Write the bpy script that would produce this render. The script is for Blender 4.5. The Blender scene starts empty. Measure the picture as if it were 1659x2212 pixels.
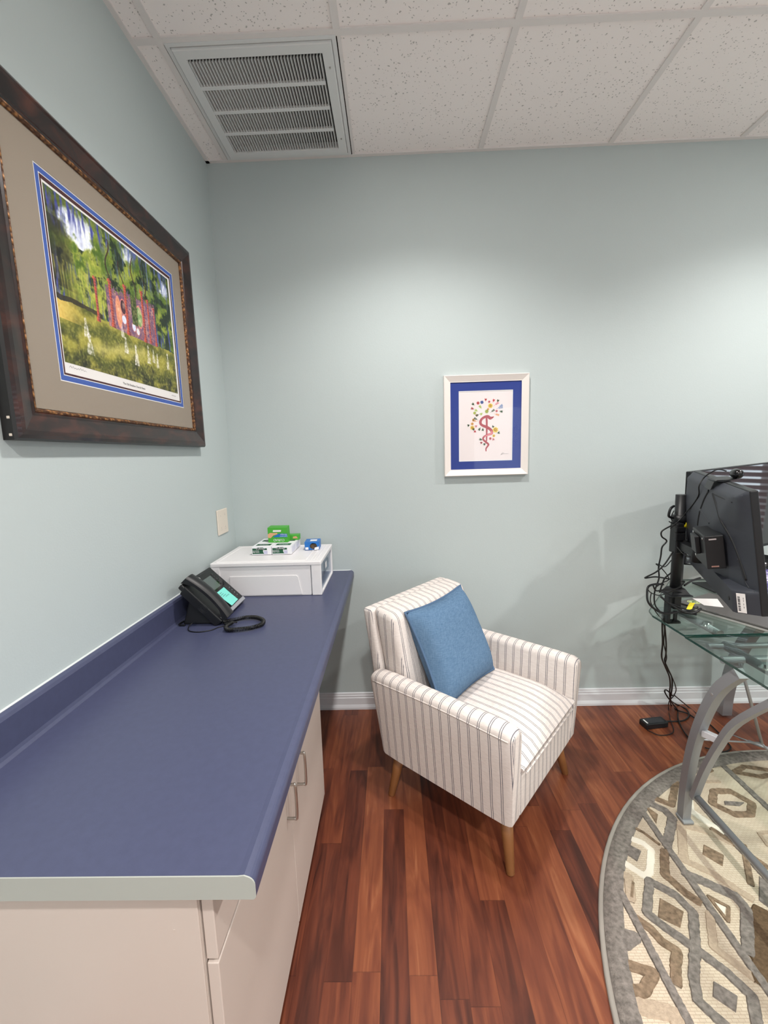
import bpy, bmesh, math, random
from mathutils import Vector, Matrix, noise
random.seed(7)
PI = math.pi
SC = bpy.context.scene
COL = SC.collection
H = 2.8585      # ceiling height
D = 2.2284      # back wall
XR = 4.3        # right wall
YF = -2.7       # wall behind the camera

# ---------------- camera ----------------
cam_d = bpy.data.cameras.new('camera'); cam = bpy.data.objects.new('camera', cam_d); COL.objects.link(cam)
cam_d.sensor_fit = 'HORIZONTAL'; cam_d.sensor_width = 36.0; cam_d.lens = 905.38 / 1659 * 36.0
cam_d.clip_start = 0.02
pi_, ya_, ro_ = -0.1362, -0.0215, -0.0295
fw = Vector((math.sin(ya_) * math.cos(pi_), math.cos(ya_) * math.cos(pi_), math.sin(pi_)))
rt = fw.cross(Vector((0, 0, 1))).normalized(); up = rt.cross(fw)
c_, s_ = math.cos(ro_), math.sin(ro_)
r2 = rt * c_ + up * s_; u2 = rt * (-s_) + up * c_
Mc = Matrix((r2, u2, -fw)).transposed().to_4x4(); Mc.translation = Vector((0.8585, 0, 1.4356))
cam.matrix_world = Mc
SC.camera = cam

# ---------------- world, light, exposure ----------------
SC.view_settings.view_transform = 'Standard'
SC.view_settings.look = 'None'
SC.view_settings.gamma = 1.0
SC.view_settings.exposure = 0.2
SC.view_settings.use_curve_mapping = False
W = bpy.data.worlds.new('sky'); SC.world = W; W.use_nodes = True
W.node_tree.nodes['Background'].inputs[0].default_value = (0.75, 0.88, 1.0, 1)
W.node_tree.nodes['Background'].inputs[1].default_value = 1.0

def area(name, loc, rot, sx, sy, power, color, spread=PI):
    l = bpy.data.lights.new(name, 'AREA'); l.shape = 'RECTANGLE'; l.size = sx; l.size_y = sy
    l.energy = power; l.color = color; l.spread = spread
    o = bpy.data.objects.new(name, l); COL.objects.link(o); o.location = loc; o.rotation_euler = rot
    return o
# daylight just outside the two windows
area('daylight_right_window', (XR + 0.35, 0.95, 1.5), (0, math.radians(90), 0), 1.9, 2.0, 20, (0.85, 0.94, 1.0))
area('daylight_front_window', (2.75, YF - 0.35, 1.6), (math.radians(90), 0, 0), 1.3, 1.3, 14, (0.85, 0.94, 1.0))
LAMPS = [(1.02, 1.32, 10), (2.85, 1.32, 12), (1.02, -0.5, 16), (2.85, -0.5, 20), (1.02, -1.9, 16), (2.85, -1.9, 16)]  # entries with negative y are added fill lamps, out of view
LAMP_COL = (1.0, 0.965, 0.925)

# ---------------- material helpers ----------------
def lin(c):
    return tuple(((v / 255) / 12.92 if v / 255 <= 0.04045 else (((v / 255) + 0.055) / 1.055) ** 2.4) for v in c) + (1.0,)
def mat(name, rgb=(128, 128, 128), rough=0.6, metal=0.0, spec=0.5, bump=0.0, bscale=200.0, vary=0.0, vscale=3.0, coat=0.0, emit=None):
    m = bpy.data.materials.new(name); m.use_nodes = True
    nt = m.node_tree; b = nt.nodes['Principled BSDF']
    b.inputs['Base Color'].default_value = lin(rgb); b.inputs['Roughness'].default_value = rough
    b.inputs['Metallic'].default_value = metal; b.inputs['Specular IOR Level'].default_value = spec
    b.inputs['Coat Weight'].default_value = coat
    tc = nt.nodes.new('ShaderNodeTexCoord')
    if vary > 0:
        n = nt.nodes.new('ShaderNodeTexNoise'); n.inputs['Scale'].default_value = vscale; n.inputs['Detail'].default_value = 5
        nt.links.new(tc.outputs['Object'], n.inputs['Vector'])
        hs = nt.nodes.new('ShaderNodeHueSaturation'); hs.inputs['Color'].default_value = lin(rgb)
        mr = nt.nodes.new('ShaderNodeMapRange'); mr.inputs['From Min'].default_value = 0.3; mr.inputs['From Max'].default_value = 0.7
        mr.inputs['To Min'].default_value = 1 - vary; mr.inputs['To Max'].default_value = 1 + vary
        nt.links.new(n.outputs['Fac'], mr.inputs['Value']); nt.links.new(mr.outputs[0], hs.inputs['Value'])
        nt.links.new(hs.outputs[0], b.inputs['Base Color'])
    if bump > 0:
        n = nt.nodes.new('ShaderNodeTexNoise'); n.inputs['Scale'].default_value = bscale; n.inputs['Detail'].default_value = 3
        nt.links.new(tc.outputs['Object'], n.inputs['Vector'])
        bp = nt.nodes.new('ShaderNodeBump'); bp.inputs['Strength'].default_value = bump; bp.inputs['Distance'].default_value = 0.002
        nt.links.new(n.outputs['Fac'], bp.inputs['Height']); nt.links.new(bp.outputs[0], b.inputs['Normal'])
    if emit:
        b.inputs['Emission Color'].default_value = lin(emit[0]); b.inputs['Emission Strength'].default_value = emit[1]
    return m
def math_node(nt, op, a, b=None, c=None):
    n = nt.nodes.new('ShaderNodeMath'); n.operation = op
    for i, v in enumerate((a, b, c)):
        if v is None: continue
        if isinstance(v, (int, float)): n.inputs[i].default_value = v
        else: nt.links.new(v, n.inputs[i])
    return n.outputs[0]
def mixc(nt, fac, a, b):
    n = nt.nodes.new('ShaderNodeMix'); n.data_type = 'RGBA'
    for i, v in ((0, fac), (6, a), (7, b)):
        if isinstance(v, (int, float, tuple)): n.inputs[i].default_value = v
        else: nt.links.new(v, n.inputs[i])
    return n.outputs[2]
def ramp(nt, fac, stops):
    n = nt.nodes.new('ShaderNodeValToRGB'); e = n.color_ramp.elements
    while len(e) > 1: e.remove(e[-1])
    e[0].position = stops[0][0]; e[0].color = stops[0][1]
    for p, c in stops[1:]:
        x = e.new(p); x.color = c
    nt.links.new(fac, n.inputs[0]); return n.outputs[0]

def floor_mat():
    m = mat('laminate_planks', rough=0.36, spec=0.45); nt = m.node_tree; b = nt.nodes['Principled BSDF']
    tc = nt.nodes.new('ShaderNodeTexCoord'); sp = nt.nodes.new('ShaderNodeSeparateXYZ'); nt.links.new(tc.outputs['Object'], sp.inputs[0])
    X, Y = sp.outputs[0], sp.outputs[1]
    row = math_node(nt, 'FLOOR', math_node(nt, 'DIVIDE', X, 0.079))
    wn = nt.nodes.new('ShaderNodeTexWhiteNoise'); wn.noise_dimensions = '1D'; nt.links.new(row, wn.inputs['W'])
    yo = math_node(nt, 'ADD', math_node(nt, 'DIVIDE', Y, 0.78), math_node(nt, 'MULTIPLY', wn.outputs['Value'], 7.3))
    cell = math_node(nt, 'FLOOR', yo)
    cb = nt.nodes.new('ShaderNodeCombineXYZ'); nt.links.new(row, cb.inputs[0]); nt.links.new(cell, cb.inputs[1])
    w2 = nt.nodes.new('ShaderNodeTexWhiteNoise'); w2.noise_dimensions = '2D'; nt.links.new(cb.outputs[0], w2.inputs['Vector'])
    mp = nt.nodes.new('ShaderNodeMapping'); mp.inputs['Scale'].default_value = (30, 3.2, 1); nt.links.new(tc.outputs['Object'], mp.inputs[0])
    off = nt.nodes.new('ShaderNodeVectorMath'); off.operation = 'ADD'; nt.links.new(mp.outputs[0], off.inputs[0])
    sc = nt.nodes.new('ShaderNodeVectorMath'); sc.operation = 'SCALE'; sc.inputs['Scale'].default_value = 37.0
    nt.links.new(w2.outputs['Color'], sc.inputs[0]); nt.links.new(sc.outputs[0], off.inputs[1])
    gr = nt.nodes.new('ShaderNodeTexNoise'); gr.inputs['Scale'].default_value = 1.0; gr.inputs['Detail'].default_value = 7; gr.inputs['Distortion'].default_value = 1.2
    nt.links.new(off.outputs[0], gr.inputs['Vector'])
    f = math_node(nt, 'ADD', math_node(nt, 'MULTIPLY', w2.outputs['Value'], 0.50), math_node(nt, 'MULTIPLY', math_node(nt, 'SUBTRACT', gr.outputs['Fac'], 0.28), 1.15))
    colr = ramp(nt, f, [(0.0, lin((52, 26, 20))), (0.25, lin((84, 42, 30))), (0.5, lin((108, 56, 38))), (0.78, lin((132, 74, 48))), (1.0, lin((158, 100, 68)))])
    # thin seams
    fx = math_node(nt, 'FRACT', math_node(nt, 'DIVIDE', X, 0.079)); fy = math_node(nt, 'FRACT', yo)
    seam = math_node(nt, 'MAXIMUM', math_node(nt, 'LESS_THAN', fx, 0.016), math_node(nt, 'LESS_THAN', fy, 0.0025))
    nt.links.new(mixc(nt, math_node(nt, 'MULTIPLY', seam, 0.4), colr, lin((40, 17, 12))), b.inputs['Base Color'])
    bp = nt.nodes.new('ShaderNodeBump'); bp.inputs['Strength'].default_value = 0.06; bp.inputs['Distance'].default_value = 0.002
    nt.links.new(gr.outputs['Fac'], bp.inputs['Height']); nt.links.new(bp.outputs[0], b.inputs['Normal'])
    return m
def tile_mat():
    m = mat('mineral_fibre_tile', rough=0.95, spec=0.1); nt = m.node_tree; b = nt.nodes['Principled BSDF']
    tc = nt.nodes.new('ShaderNodeTexCoord')
    wv = nt.nodes.new('ShaderNodeTexNoise'); wv.inputs['Scale'].default_value = 45
    nt.links.new(tc.outputs['Object'], wv.inputs['Vector'])
    ad = nt.nodes.new('ShaderNodeVectorMath'); ad.operation = 'MULTIPLY_ADD'; ad.inputs[1].default_value = (0.022, 0.022, 0)
    nt.links.new(wv.outputs['Color'], ad.inputs[0]); nt.links.new(tc.outputs['Object'], ad.inputs[2])
    v = nt.nodes.new('ShaderNodeTexVoronoi'); v.inputs['Scale'].default_value = 100; nt.links.new(ad.outputs[0], v.inputs['Vector'])
    sep = nt.nodes.new('ShaderNodeSeparateColor'); nt.links.new(v.outputs['Color'], sep.inputs[0])
    rad = math_node(nt, 'MULTIPLY', math_node(nt, 'GREATER_THAN', sep.outputs[0], 0.32), math_node(nt, 'MULTIPLY_ADD', sep.outputs[1], 0.17, 0.12))
    hole = math_node(nt, 'LESS_THAN', v.outputs['Distance'], rad)
    col = mixc(nt, math_node(nt, 'MULTIPLY', hole, 0.55), lin((252, 246, 244)), lin((120, 116, 112)))
    nt.links.new(col, b.inputs['Base Color'])
    bp = nt.nodes.new('ShaderNodeBump'); bp.invert = True; bp.inputs['Strength'].default_value = 0.5; bp.inputs['Distance'].default_value = 0.003
    nt.links.new(hole, bp.inputs['Height']); nt.links.new(bp.outputs[0], b.inputs['Normal'])
    return m
def stripe_mat(name, top_axis):
    m = mat(name, rough=0.9, spec=0.15); nt = m.node_tree; b = nt.nodes['Principled BSDF']
    tc = nt.nodes.new('ShaderNodeTexCoord'); sp = nt.nodes.new('ShaderNodeSeparateXYZ'); nt.links.new(tc.outputs['Object'], sp.inputs[0])
    nn = nt.nodes.new('ShaderNodeSeparateXYZ'); nt.links.new(tc.outputs['Normal'], nn.inputs[0])
    ax = math_node(nt, 'ABSOLUTE', nn.outputs[0]); ay = math_node(nt, 'ABSOLUTE', nn.outputs[1])
    if top_axis == 'X': useY = math_node(nt, 'GREATER_THAN', ax, 0.75)
    elif top_axis == 'YY': useY = math_node(nt, 'GREATER_THAN', 2.0, ay)
    else: useY = math_node(nt, 'LESS_THAN', ay, 0.75)
    nse = nt.nodes.new('ShaderNodeTexNoise'); nse.inputs['Scale'].default_value = 9; nt.links.new(tc.outputs['Object'], nse.inputs['Vector'])
    wob = math_node(nt, 'MULTIPLY_ADD', nse.outputs['Fac'], 0.004, 0.3)
    cX = math_node(nt, 'ADD', sp.outputs[0], wob); cY = math_node(nt, 'ADD', sp.outputs[1], wob)
    mx = nt.nodes.new('ShaderNodeMix'); mx.data_type = 'FLOAT'; nt.links.new(useY, mx.inputs[0]); nt.links.new(cX, mx.inputs[2]); nt.links.new(cY, mx.inputs[3])
    f = math_node(nt, 'FRACT', math_node(nt, 'DIVIDE', mx.outputs[0], 0.0385))
    d = math_node(nt, 'ABSOLUTE', math_node(nt, 'SUBTRACT', math_node(nt, 'ABSOLUTE', math_node(nt, 'SUBTRACT', f, 0.5)), 0.085))
    line = math_node(nt, 'LESS_THAN', d, 0.030)
    wv = nt.nodes.new('ShaderNodeTexNoise'); wv.inputs['Scale'].default_value = 420; nt.links.new(tc.outputs['Object'], wv.inputs['Vector'])
    lf = math_node(nt, 'MULTIPLY', line, math_node(nt, 'MULTIPLY_ADD', wv.outputs['Fac'], 0.3, 0.75))
    mp = nt.nodes.new('ShaderNodeMapping'); mp.inputs['Scale'].default_value = (60, 60, 420); nt.links.new(tc.outputs['Object'], mp.inputs[0])
    slub = nt.nodes.new('ShaderNodeTexNoise'); slub.inputs['Scale'].default_value = 1; slub.inputs['Detail'].default_value = 4; nt.links.new(mp.outputs[0], slub.inputs['Vector'])
    base = ramp(nt, slub.outputs['Fac'], [(0.3, lin((214, 204, 198))), (0.7, lin((228, 220, 215)))])
    nt.links.new(mixc(nt, lf, base, lin((84, 84, 98))), b.inputs['Base Color'])
    bp = nt.nodes.new('ShaderNodeBump'); bp.inputs['Strength'].default_value = 0.25; bp.inputs['Distance'].default_value = 0.0015
    nt.links.new(slub.outputs['Fac'], bp.inputs['Height']); nt.links.new(bp.outputs[0], b.inputs['Normal'])
    return m
def glass_mat(name, tint=(232, 242, 238), refl=1.0, rough=0.0):
    m = bpy.data.materials.new(name); m.use_nodes = True; nt = m.node_tree; nt.nodes.clear()
    out = nt.nodes.new('ShaderNodeOutputMaterial'); mx = nt.nodes.new('ShaderNodeMixShader')
    tr = nt.nodes.new('ShaderNodeBsdfTransparent'); tr.inputs[0].default_value = lin(tint)
    gl = nt.nodes.new('ShaderNodeBsdfGlossy'); gl.inputs['Roughness'].default_value = rough; gl.inputs[0].default_value = (1, 1, 1, 1)
    ge = nt.nodes.new('ShaderNodeNewGeometry'); dt = nt.nodes.new('ShaderNodeVectorMath'); dt.operation = 'DOT_PRODUCT'
    nt.links.new(ge.outputs['Incoming'], dt.inputs[0]); nt.links.new(ge.outputs['Normal'], dt.inputs[1])
    k = math_node(nt, 'POWER', math_node(nt, 'SUBTRACT', 1.0, math_node(nt, 'ABSOLUTE', dt.outputs['Value'])), 5.0)
    f = math_node(nt, 'MULTIPLY', math_node(nt, 'MULTIPLY_ADD', k, 0.96, 0.04), refl)
    nt.links.new(f, mx.inputs[0]); nt.links.new(tr.outputs[0], mx.inputs[1]); nt.links.new(gl.outputs[0], mx.inputs[2]); nt.links.new(mx.outputs[0], out.inputs[0])
    return m
def attr_mat(name, rough=0.6, layer='paint'):
    m = mat(name, rough=rough); nt = m.node_tree
    a = nt.nodes.new('ShaderNodeAttribute'); a.attribute_name = layer
    nt.links.new(a.outputs['Color'], nt.nodes['Principled BSDF'].inputs['Base Color']); return m
def linen_mat():
    m = mat('blue_linen', rough=0.9, spec=0.15); nt = m.node_tree; b = nt.nodes['Principled BSDF']
    tc = nt.nodes.new('ShaderNodeTexCoord')
    fs = []
    for s in ((420, 60, 60), (60, 60, 420)):
        mp = nt.nodes.new('ShaderNodeMapping'); mp.inputs['Scale'].default_value = s; nt.links.new(tc.outputs['Object'], mp.inputs[0])
        n = nt.nodes.new('ShaderNodeTexNoise'); n.inputs['Scale'].default_value = 1; n.inputs['Detail'].default_value = 3; nt.links.new(mp.outputs[0], n.inputs['Vector']); fs.append(n.outputs['Fac'])
    f = math_node(nt, 'MULTIPLY', math_node(nt, 'ADD', fs[0], fs[1]), 0.5)
    nt.links.new(ramp(nt, f, [(0.35, lin((80, 108, 138))), (0.65, lin((104, 132, 160)))]), b.inputs['Base Color'])
    bp = nt.nodes.new('ShaderNodeBump'); bp.inputs['Strength'].default_value = 0.3; bp.inputs['Distance'].default_value = 0.0015
    nt.links.new(f, bp.inputs['Height']); nt.links.new(bp.outputs[0], b.inputs['Normal']); return m
def burl_mat():
    m = mat('burl_wood', rough=0.28, spec=0.5, coat=0.3); nt = m.node_tree; b = nt.nodes['Principled BSDF']
    tc = nt.nodes.new('ShaderNodeTexCoord'); mp = nt.nodes.new('ShaderNodeMapping'); mp.inputs['Scale'].default_value = (5, 5, 9); nt.links.new(tc.outputs['Object'], mp.inputs[0])
    n = nt.nodes.new('ShaderNodeTexNoise'); n.inputs['Scale'].default_value = 2.4; n.inputs['Detail'].default_value = 8; n.inputs['Distortion'].default_value = 0.8; nt.links.new(mp.outputs[0], n.inputs['Vector'])
    nt.links.new(ramp(nt, n.outputs['Fac'], [(0.3, lin((20, 11, 10))), (0.5, lin((40, 21, 18))), (0.62, lin((62, 32, 25))), (0.78, lin((84, 46, 34)))]), b.inputs['Base Color']); return m
def gilt_mat():
    m = mat('carved_gilt', rough=0.5, metal=0.35); nt = m.node_tree; b = nt.nodes['Principled BSDF']
    tc = nt.nodes.new('ShaderNodeTexCoord'); v = nt.nodes.new('ShaderNodeTexVoronoi'); v.inputs['Scale'].default_value = 90; nt.links.new(tc.outputs['Object'], v.inputs['Vector'])
    nt.links.new(ramp(nt, v.outputs['Distance'], [(0.1, lin((176, 124, 74))), (0.6, lin((84, 52, 30)))]), b.inputs['Base Color'])
    bp = nt.nodes.new('ShaderNodeBump'); bp.invert = True; bp.inputs['Strength'].default_value = 0.8; bp.inputs['Distance'].default_value = 0.004
    nt.links.new(v.outputs['Distance'], bp.inputs['Height']); nt.links.new(bp.outputs[0], b.inputs['Normal']); return m
def weave_mat():
    m = mat('rug_ground_weave', rough=0.95, spec=0.1); nt = m.node_tree; b = nt.nodes['Principled BSDF']
    tc = nt.nodes.new('ShaderNodeTexCoord')
    br = nt.nodes.new('ShaderNodeTexBrick'); br.inputs['Scale'].default_value = 1.0; br.inputs['Brick Width'].default_value = 0.016; br.inputs['Row Height'].default_value = 0.007
    br.inputs['Mortar Size'].default_value = 0.0007; br.inputs['Color1'].default_value = lin((208, 194, 174)); br.inputs['Color2'].default_value = lin((200, 185, 164)); br.inputs['Mortar'].default_value = lin((182, 164, 144))
    nt.links.new(tc.outputs['Object'], br.inputs['Vector']); nt.links.new(br.outputs['Color'], b.inputs['Base Color'])
    bp = nt.nodes.new('ShaderNodeBump'); bp.invert = True; bp.inputs['Strength'].default_value = 0.5; bp.inputs['Distance'].default_value = 0.002
    nt.links.new(br.outputs['Fac'], bp.inputs['Height']); nt.links.new(bp.outputs[0], b.inputs['Normal']); return m

M = {}
M['wall'] = mat('wall_paint', (190, 200, 200), 0.62, bump=0.15, bscale=160, spec=0.35)
M['tile'] = tile_mat(); M['floor'] = floor_mat()
M['tee'] = mat('painted_tee', (232, 227, 225), 0.5)
M['vent'] = mat('painted_steel_vent', (226, 228, 228), 0.45)
M['plenum'] = mat('dark_duct', (70, 68, 68), 0.9)
M['white_trim'] = mat('white_gloss_trim', (226, 226, 230), 0.35)
M['cream'] = mat('cream_laminate', (202, 189, 180), 0.42, vary=0.03, vscale=2)
M['counter'] = mat('navy_laminate', (71, 75, 102), 0.38, spec=0.5, vary=0.05, vscale=60, bump=0.04, bscale=500)
M['wallend'] = mat('painted_end', (168, 171, 165), 0.6)
M['caulk'] = mat('white_caulk', (205, 210, 210), 0.6)
M['steel'] = mat('brushed_steel', (190, 186, 180), 0.32, metal=1.0)
M['silver'] = mat('silver_paint', (158, 160, 164), 0.42, metal=0.55, spec=0.5, bump=0.05, bscale=600)
M['chrome'] = mat('chrome', (220, 222, 222), 0.15, metal=1.0)
M['black'] = mat('black_plastic', (22, 23, 26), 0.42, bump=0.06, bscale=600)
M['matteblack'] = mat('textured_black_plastic', (54, 57, 65), 0.55, bump=0.1, bscale=700)
M['rubber'] = mat('black_cable', (12, 12, 14), 0.45)
M['stripeX'] = stripe_mat('striped_fabric_arm', 'X'); M['stripeY'] = stripe_mat('striped_fabric_seat', 'Y'); M['stripeYY'] = stripe_mat('striped_fabric_cushion', 'YY')
M['legwood'] = mat('oak_leg', (138, 92, 54), 0.4, vary=0.12, vscale=14)
M['linen'] = linen_mat()
M['burl'] = burl_mat(); M['gilt'] = gilt_mat()
M['darkside'] = mat('black_frame_side', (22, 18, 18), 0.35)
M['taupe'] = mat('taupe_matboard', (150, 138, 124), 0.85, bump=0.05, bscale=500)
M['blue_mat'] = mat('blue_matboard', (62, 92, 170), 0.8); M['maroon'] = mat('maroon_matboard', (70, 28, 34), 0.8)
M['white'] = mat('white_paper', (236, 232, 230), 0.8); M['bevelwhite'] = mat('white_bevel', (240, 240, 240), 0.7)
M['royal'] = mat('royal_blue_matboard', (32, 56, 140), 0.75); M['whiteframe'] = mat('white_wood_frame', (240, 232, 226), 0.4)
M['plastic'] = mat('white_plastic', (232, 229, 230), 0.4); M['clear'] = glass_mat('clear_plastic', (236, 240, 244), 0.5, 0.05)
M['glass'] = glass_mat('desk_glass', (238, 246, 243), 1.1); M['pane'] = glass_mat('picture_glass', (254, 254, 254), 0.20)
M['edge'] = mat('green_glass_edge', (18, 62, 54), 0.15)
M['ivory'] = mat('ivory_plate', (230, 218, 204), 0.45); M['dark'] = mat('dark_print', (60, 60, 64), 0.6)
M['note'] = mat('teal_sticky_note', (128, 222, 210), 0.8); M['screen'] = mat('grey_lcd', (88, 98, 96), 0.12)
M['greyplate'] = mat('grey_silver_strip', (168, 170, 176), 0.35, metal=0.3)
M['yellow'] = mat('yellow_strap', (232, 214, 20), 0.55)
M['laptop'] = mat('graphite_lid', (118, 116, 114), 0.38, metal=0.4)
M['boxwhite'] = mat('box_card_white', (236, 236, 240), 0.55); M['boxgreen'] = mat('box_dark_green', (22, 84, 58), 0.5)
M['brightgreen'] = mat('box_bright_green', (72, 168, 52), 0.45); M['boxblue'] = mat('box_blue', (26, 110, 190), 0.45); M['skin'] = mat('printed_hand', (222, 168, 128), 0.6)
M['lilac'] = mat('box_lilac_print', (196, 196, 220), 0.55)
RUG_LINES=[('grey', 0.024, [(2.312, 1.802), (2.299, 1.496)]), ('grey', 0.026, [(1.809, 1.536), (1.798, 1.362), (1.807, 1.246), (1.812, 1.116), (1.83, 1.037), (1.826, 0.956)]), ('grey', 0.026, [(1.554, 1.239), (1.56, 1.099), (1.564, 0.983), (1.57, 0.925), (1.571, 0.871)]), ('grey', 0.032, [(1.843, 1.556), (1.902, 1.502), (1.909, 1.464), (1.813, 1.351)]), ('grey', 0.034, [(1.81, 1.251), (1.917, 1.175), (1.918, 1.135), (1.832, 1.024)]), ('grey', 0.028, [(1.676, 1.225), (1.732, 1.181), (1.751, 1.128), (1.691, 1.034), (1.634, 1.095), (1.61, 1.129), (1.676, 1.225)]), ('grey', 0.028, [(1.691, 1.034), (1.736, 0.977), (1.761, 0.927), (1.723, 0.867)]), ('grey', 0.028, [(1.691, 1.034), (1.641, 0.971), (1.615, 0.919), (1.65, 0.867)]), ('grey', 0.03, [(1.473, 1.081), (1.539, 1.063), (1.456, 1.025)]), ('grey', 0.026, [(1.514, 1.161), (1.532, 1.147), (1.498, 1.122)]), ('brown', 0.026, [(2.066, 1.677), (1.945, 1.527), (1.877, 1.576)]), ('brown', 0.01, [(1.72, 1.442), (1.761, 1.406), (1.78, 1.373), (1.79, 1.356)]), ('brown', 0.028, [(1.792, 1.33), (1.74, 1.247), (1.755, 1.215), (1.769, 1.185), (1.79, 1.16)]), ('brown', 0.028, [(1.568, 1.114), (1.595, 1.084), (1.607, 1.052), (1.635, 1.028), (1.612, 0.999), (1.585, 0.956)]), ('brown', 0.03, [(1.454, 1.003), (1.538, 0.977), (1.49, 0.939), (1.429, 0.938)]), ('brown', 0.028, [(2.162, 1.593), (2.228, 1.592), (2.265, 1.529), (2.217, 1.479), (2.155, 1.479), (2.11, 1.532), (2.162, 1.593)]), ('brown', 0.022, [(2.481, 1.705), (2.394, 1.727), (2.328, 1.696), (2.414, 1.667), (2.454, 1.674)]), ('tan', 0.03, [(1.845, 1.309), (1.924, 1.44), (1.994, 1.409), (2.069, 1.348)]), ('tan', 0.026, [(1.825, 1.307), (1.9, 1.25), (1.959, 1.169)]), ('brown', 0.01, [(1.832, 1.176), (1.87, 1.143), (1.837, 1.103), (1.832, 1.176)]), ('tan', 0.024, [(1.798, 1.124), (1.745, 1.038), (1.799, 0.965)]), ('tan', 0.03, [(1.58, 1.262), (1.617, 1.239), (1.583, 1.169)]), ('tan', 0.04, [(1.437, 0.914), (1.538, 0.892), (1.537, 0.867)]), ('tan', 0.014, [(2.143, 1.645), (2.222, 1.643)]), ('brown', 0.012, [(2.235, 1.722), (2.24, 1.706), (2.176, 1.683)]), ('brown', 0.02, [(2.084, 1.348), (1.996, 1.213)]), ('tan', 0.012, [(2.215, 1.401), (2.178, 1.396), (2.168, 1.347)]), ('brown', 0.02, [(2.023, 1.415), (2.099, 1.267)]), ('white', 0.024, [(1.679, 1.396), (1.735, 1.362), (1.748, 1.335), (1.696, 1.257), (1.672, 1.241), (1.609, 1.309)]), ('white', 0.03, [(2.033, 1.553), (2.0, 1.5), (2.049, 1.403)]), ('darkbrown', 0.06, [(1.957, 1.123), (1.82, 0.956)])]
RUG_FILLS=[('brown', [(1.838, 1.529), (1.864, 1.483), (1.832, 1.441)]), ('grey', [(1.674, 1.363), (1.711, 1.331), (1.675, 1.293), (1.644, 1.331)]), ('brown', [(1.677, 1.173), (1.725, 1.132), (1.684, 1.087), (1.636, 1.117)]), ('grey', [(1.685, 0.959), (1.724, 0.927), (1.694, 0.895), (1.659, 0.927)]), ('grey', [(2.045, 1.24), (2.072, 1.191), (2.003, 1.115), (1.979, 1.163)]), ('brown', [(1.947, 1.355), (1.987, 1.313), (1.952, 1.273), (1.916, 1.318)]), ('grey', [(2.163, 1.541), (2.238, 1.533), (2.206, 1.517), (2.153, 1.524)]), ('white', [(1.837, 1.159), (1.862, 1.143), (1.84, 1.12)]), ('brown', [(1.621, 1.23), (1.625, 1.221), (1.591, 1.169), (1.583, 1.173)])]
CAB_WEB=[(1.994, 1.45, 1.346), (1.991, 1.47, 1.35), (1.993, 1.5, 1.346), (1.997, 1.55, 1.321), (1.979, 1.55, 1.289), (1.987, 1.56, 1.255), (2.013, 1.62, 1.214), (2.037, 1.69, 1.17), (2.011, 1.7, 1.129), (1.99, 1.71, 1.102)]
CABS=[[(2.034, 1.76, 1.167), (2.011, 1.74, 1.141), (2.003, 1.71, 1.124), (1.982, 1.7, 1.13), (1.977, 1.7, 1.133)], [(1.987, 1.7, 1.115), (1.952, 1.7, 1.094), (1.952, 1.7, 1.071), (1.973, 1.7, 1.052), (1.956, 1.7, 1.027), (1.953, 1.7, 0.99), (1.947, 1.7, 0.941), (1.951, 1.7, 0.895), (1.938, 1.7, 0.846), (1.937, 1.7, 0.804), (1.946, 1.7, 0.773), (1.98, 1.71, 0.737)], [(2.001, 1.7, 1.007), (1.958, 1.68, 0.961), (1.918, 1.67, 0.931), (1.869, 1.66, 0.911), (1.926, 1.68, 0.908), (2.004, 1.71, 0.887)], [(1.944, 1.69, 0.947), (1.923, 1.68, 0.962), (1.933, 1.68, 0.96), (1.966, 1.69, 0.947), (1.996, 1.7, 0.97)], [(1.95, 1.69, 0.944), (1.979, 1.69, 0.909), (1.99, 1.7, 0.887), (1.959, 1.69, 0.879), (1.935, 1.69, 0.861)], [(2.079, 1.74, 0.942), (2.109, 1.74, 0.939)], [(2.099, 1.76, 0.842), (2.143, 1.78, 0.855), (2.194, 1.8, 0.861)], [(2.006, 1.71, 0.914), (1.975, 1.7, 0.895), (1.966, 1.7, 0.868), (1.957, 1.7, 0.834)], [(1.976, 1.71, 0.865), (1.921, 1.67, 0.881), (1.874, 1.64, 0.882), (1.863, 1.63, 0.86), (1.862, 1.62, 0.827), (1.884, 1.62, 0.8), (1.914, 1.62, 0.781), (1.945, 1.62, 0.775), (1.987, 1.63, 0.777)], [(1.868, 1.64, 0.875), (1.889, 1.65, 0.853), (1.935, 1.67, 0.833), (1.98, 1.69, 0.833), (2.015, 1.7, 0.84), (2.062, 1.72, 0.825)], [(1.904, 1.66, 0.879), (1.923, 1.67, 0.853), (1.958, 1.68, 0.852), (2.029, 1.7, 0.851), (2.063, 1.71, 0.874), (2.052, 1.71, 0.875)], [(1.942, 1.67, 0.829), (1.97, 1.65, 0.802), (2.015, 1.64, 0.775), (2.044, 1.63, 0.771), (2.068, 1.63, 0.778), (2.087, 1.64, 0.784)], [(1.977, 1.66, 0.802), (2.014, 1.65, 0.786), (2.05, 1.65, 0.774), (2.089, 1.66, 0.784)], [(1.911, 1.68, 0.842), (1.916, 1.69, 0.8), (1.941, 1.69, 0.753), (1.968, 1.69, 0.722)], [(1.99, 1.66, 1.035), (1.982, 1.6, 1.017), (1.997, 1.55, 1.019), (2.001, 1.5, 1.031), (1.994, 1.46, 1.067)]]
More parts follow.
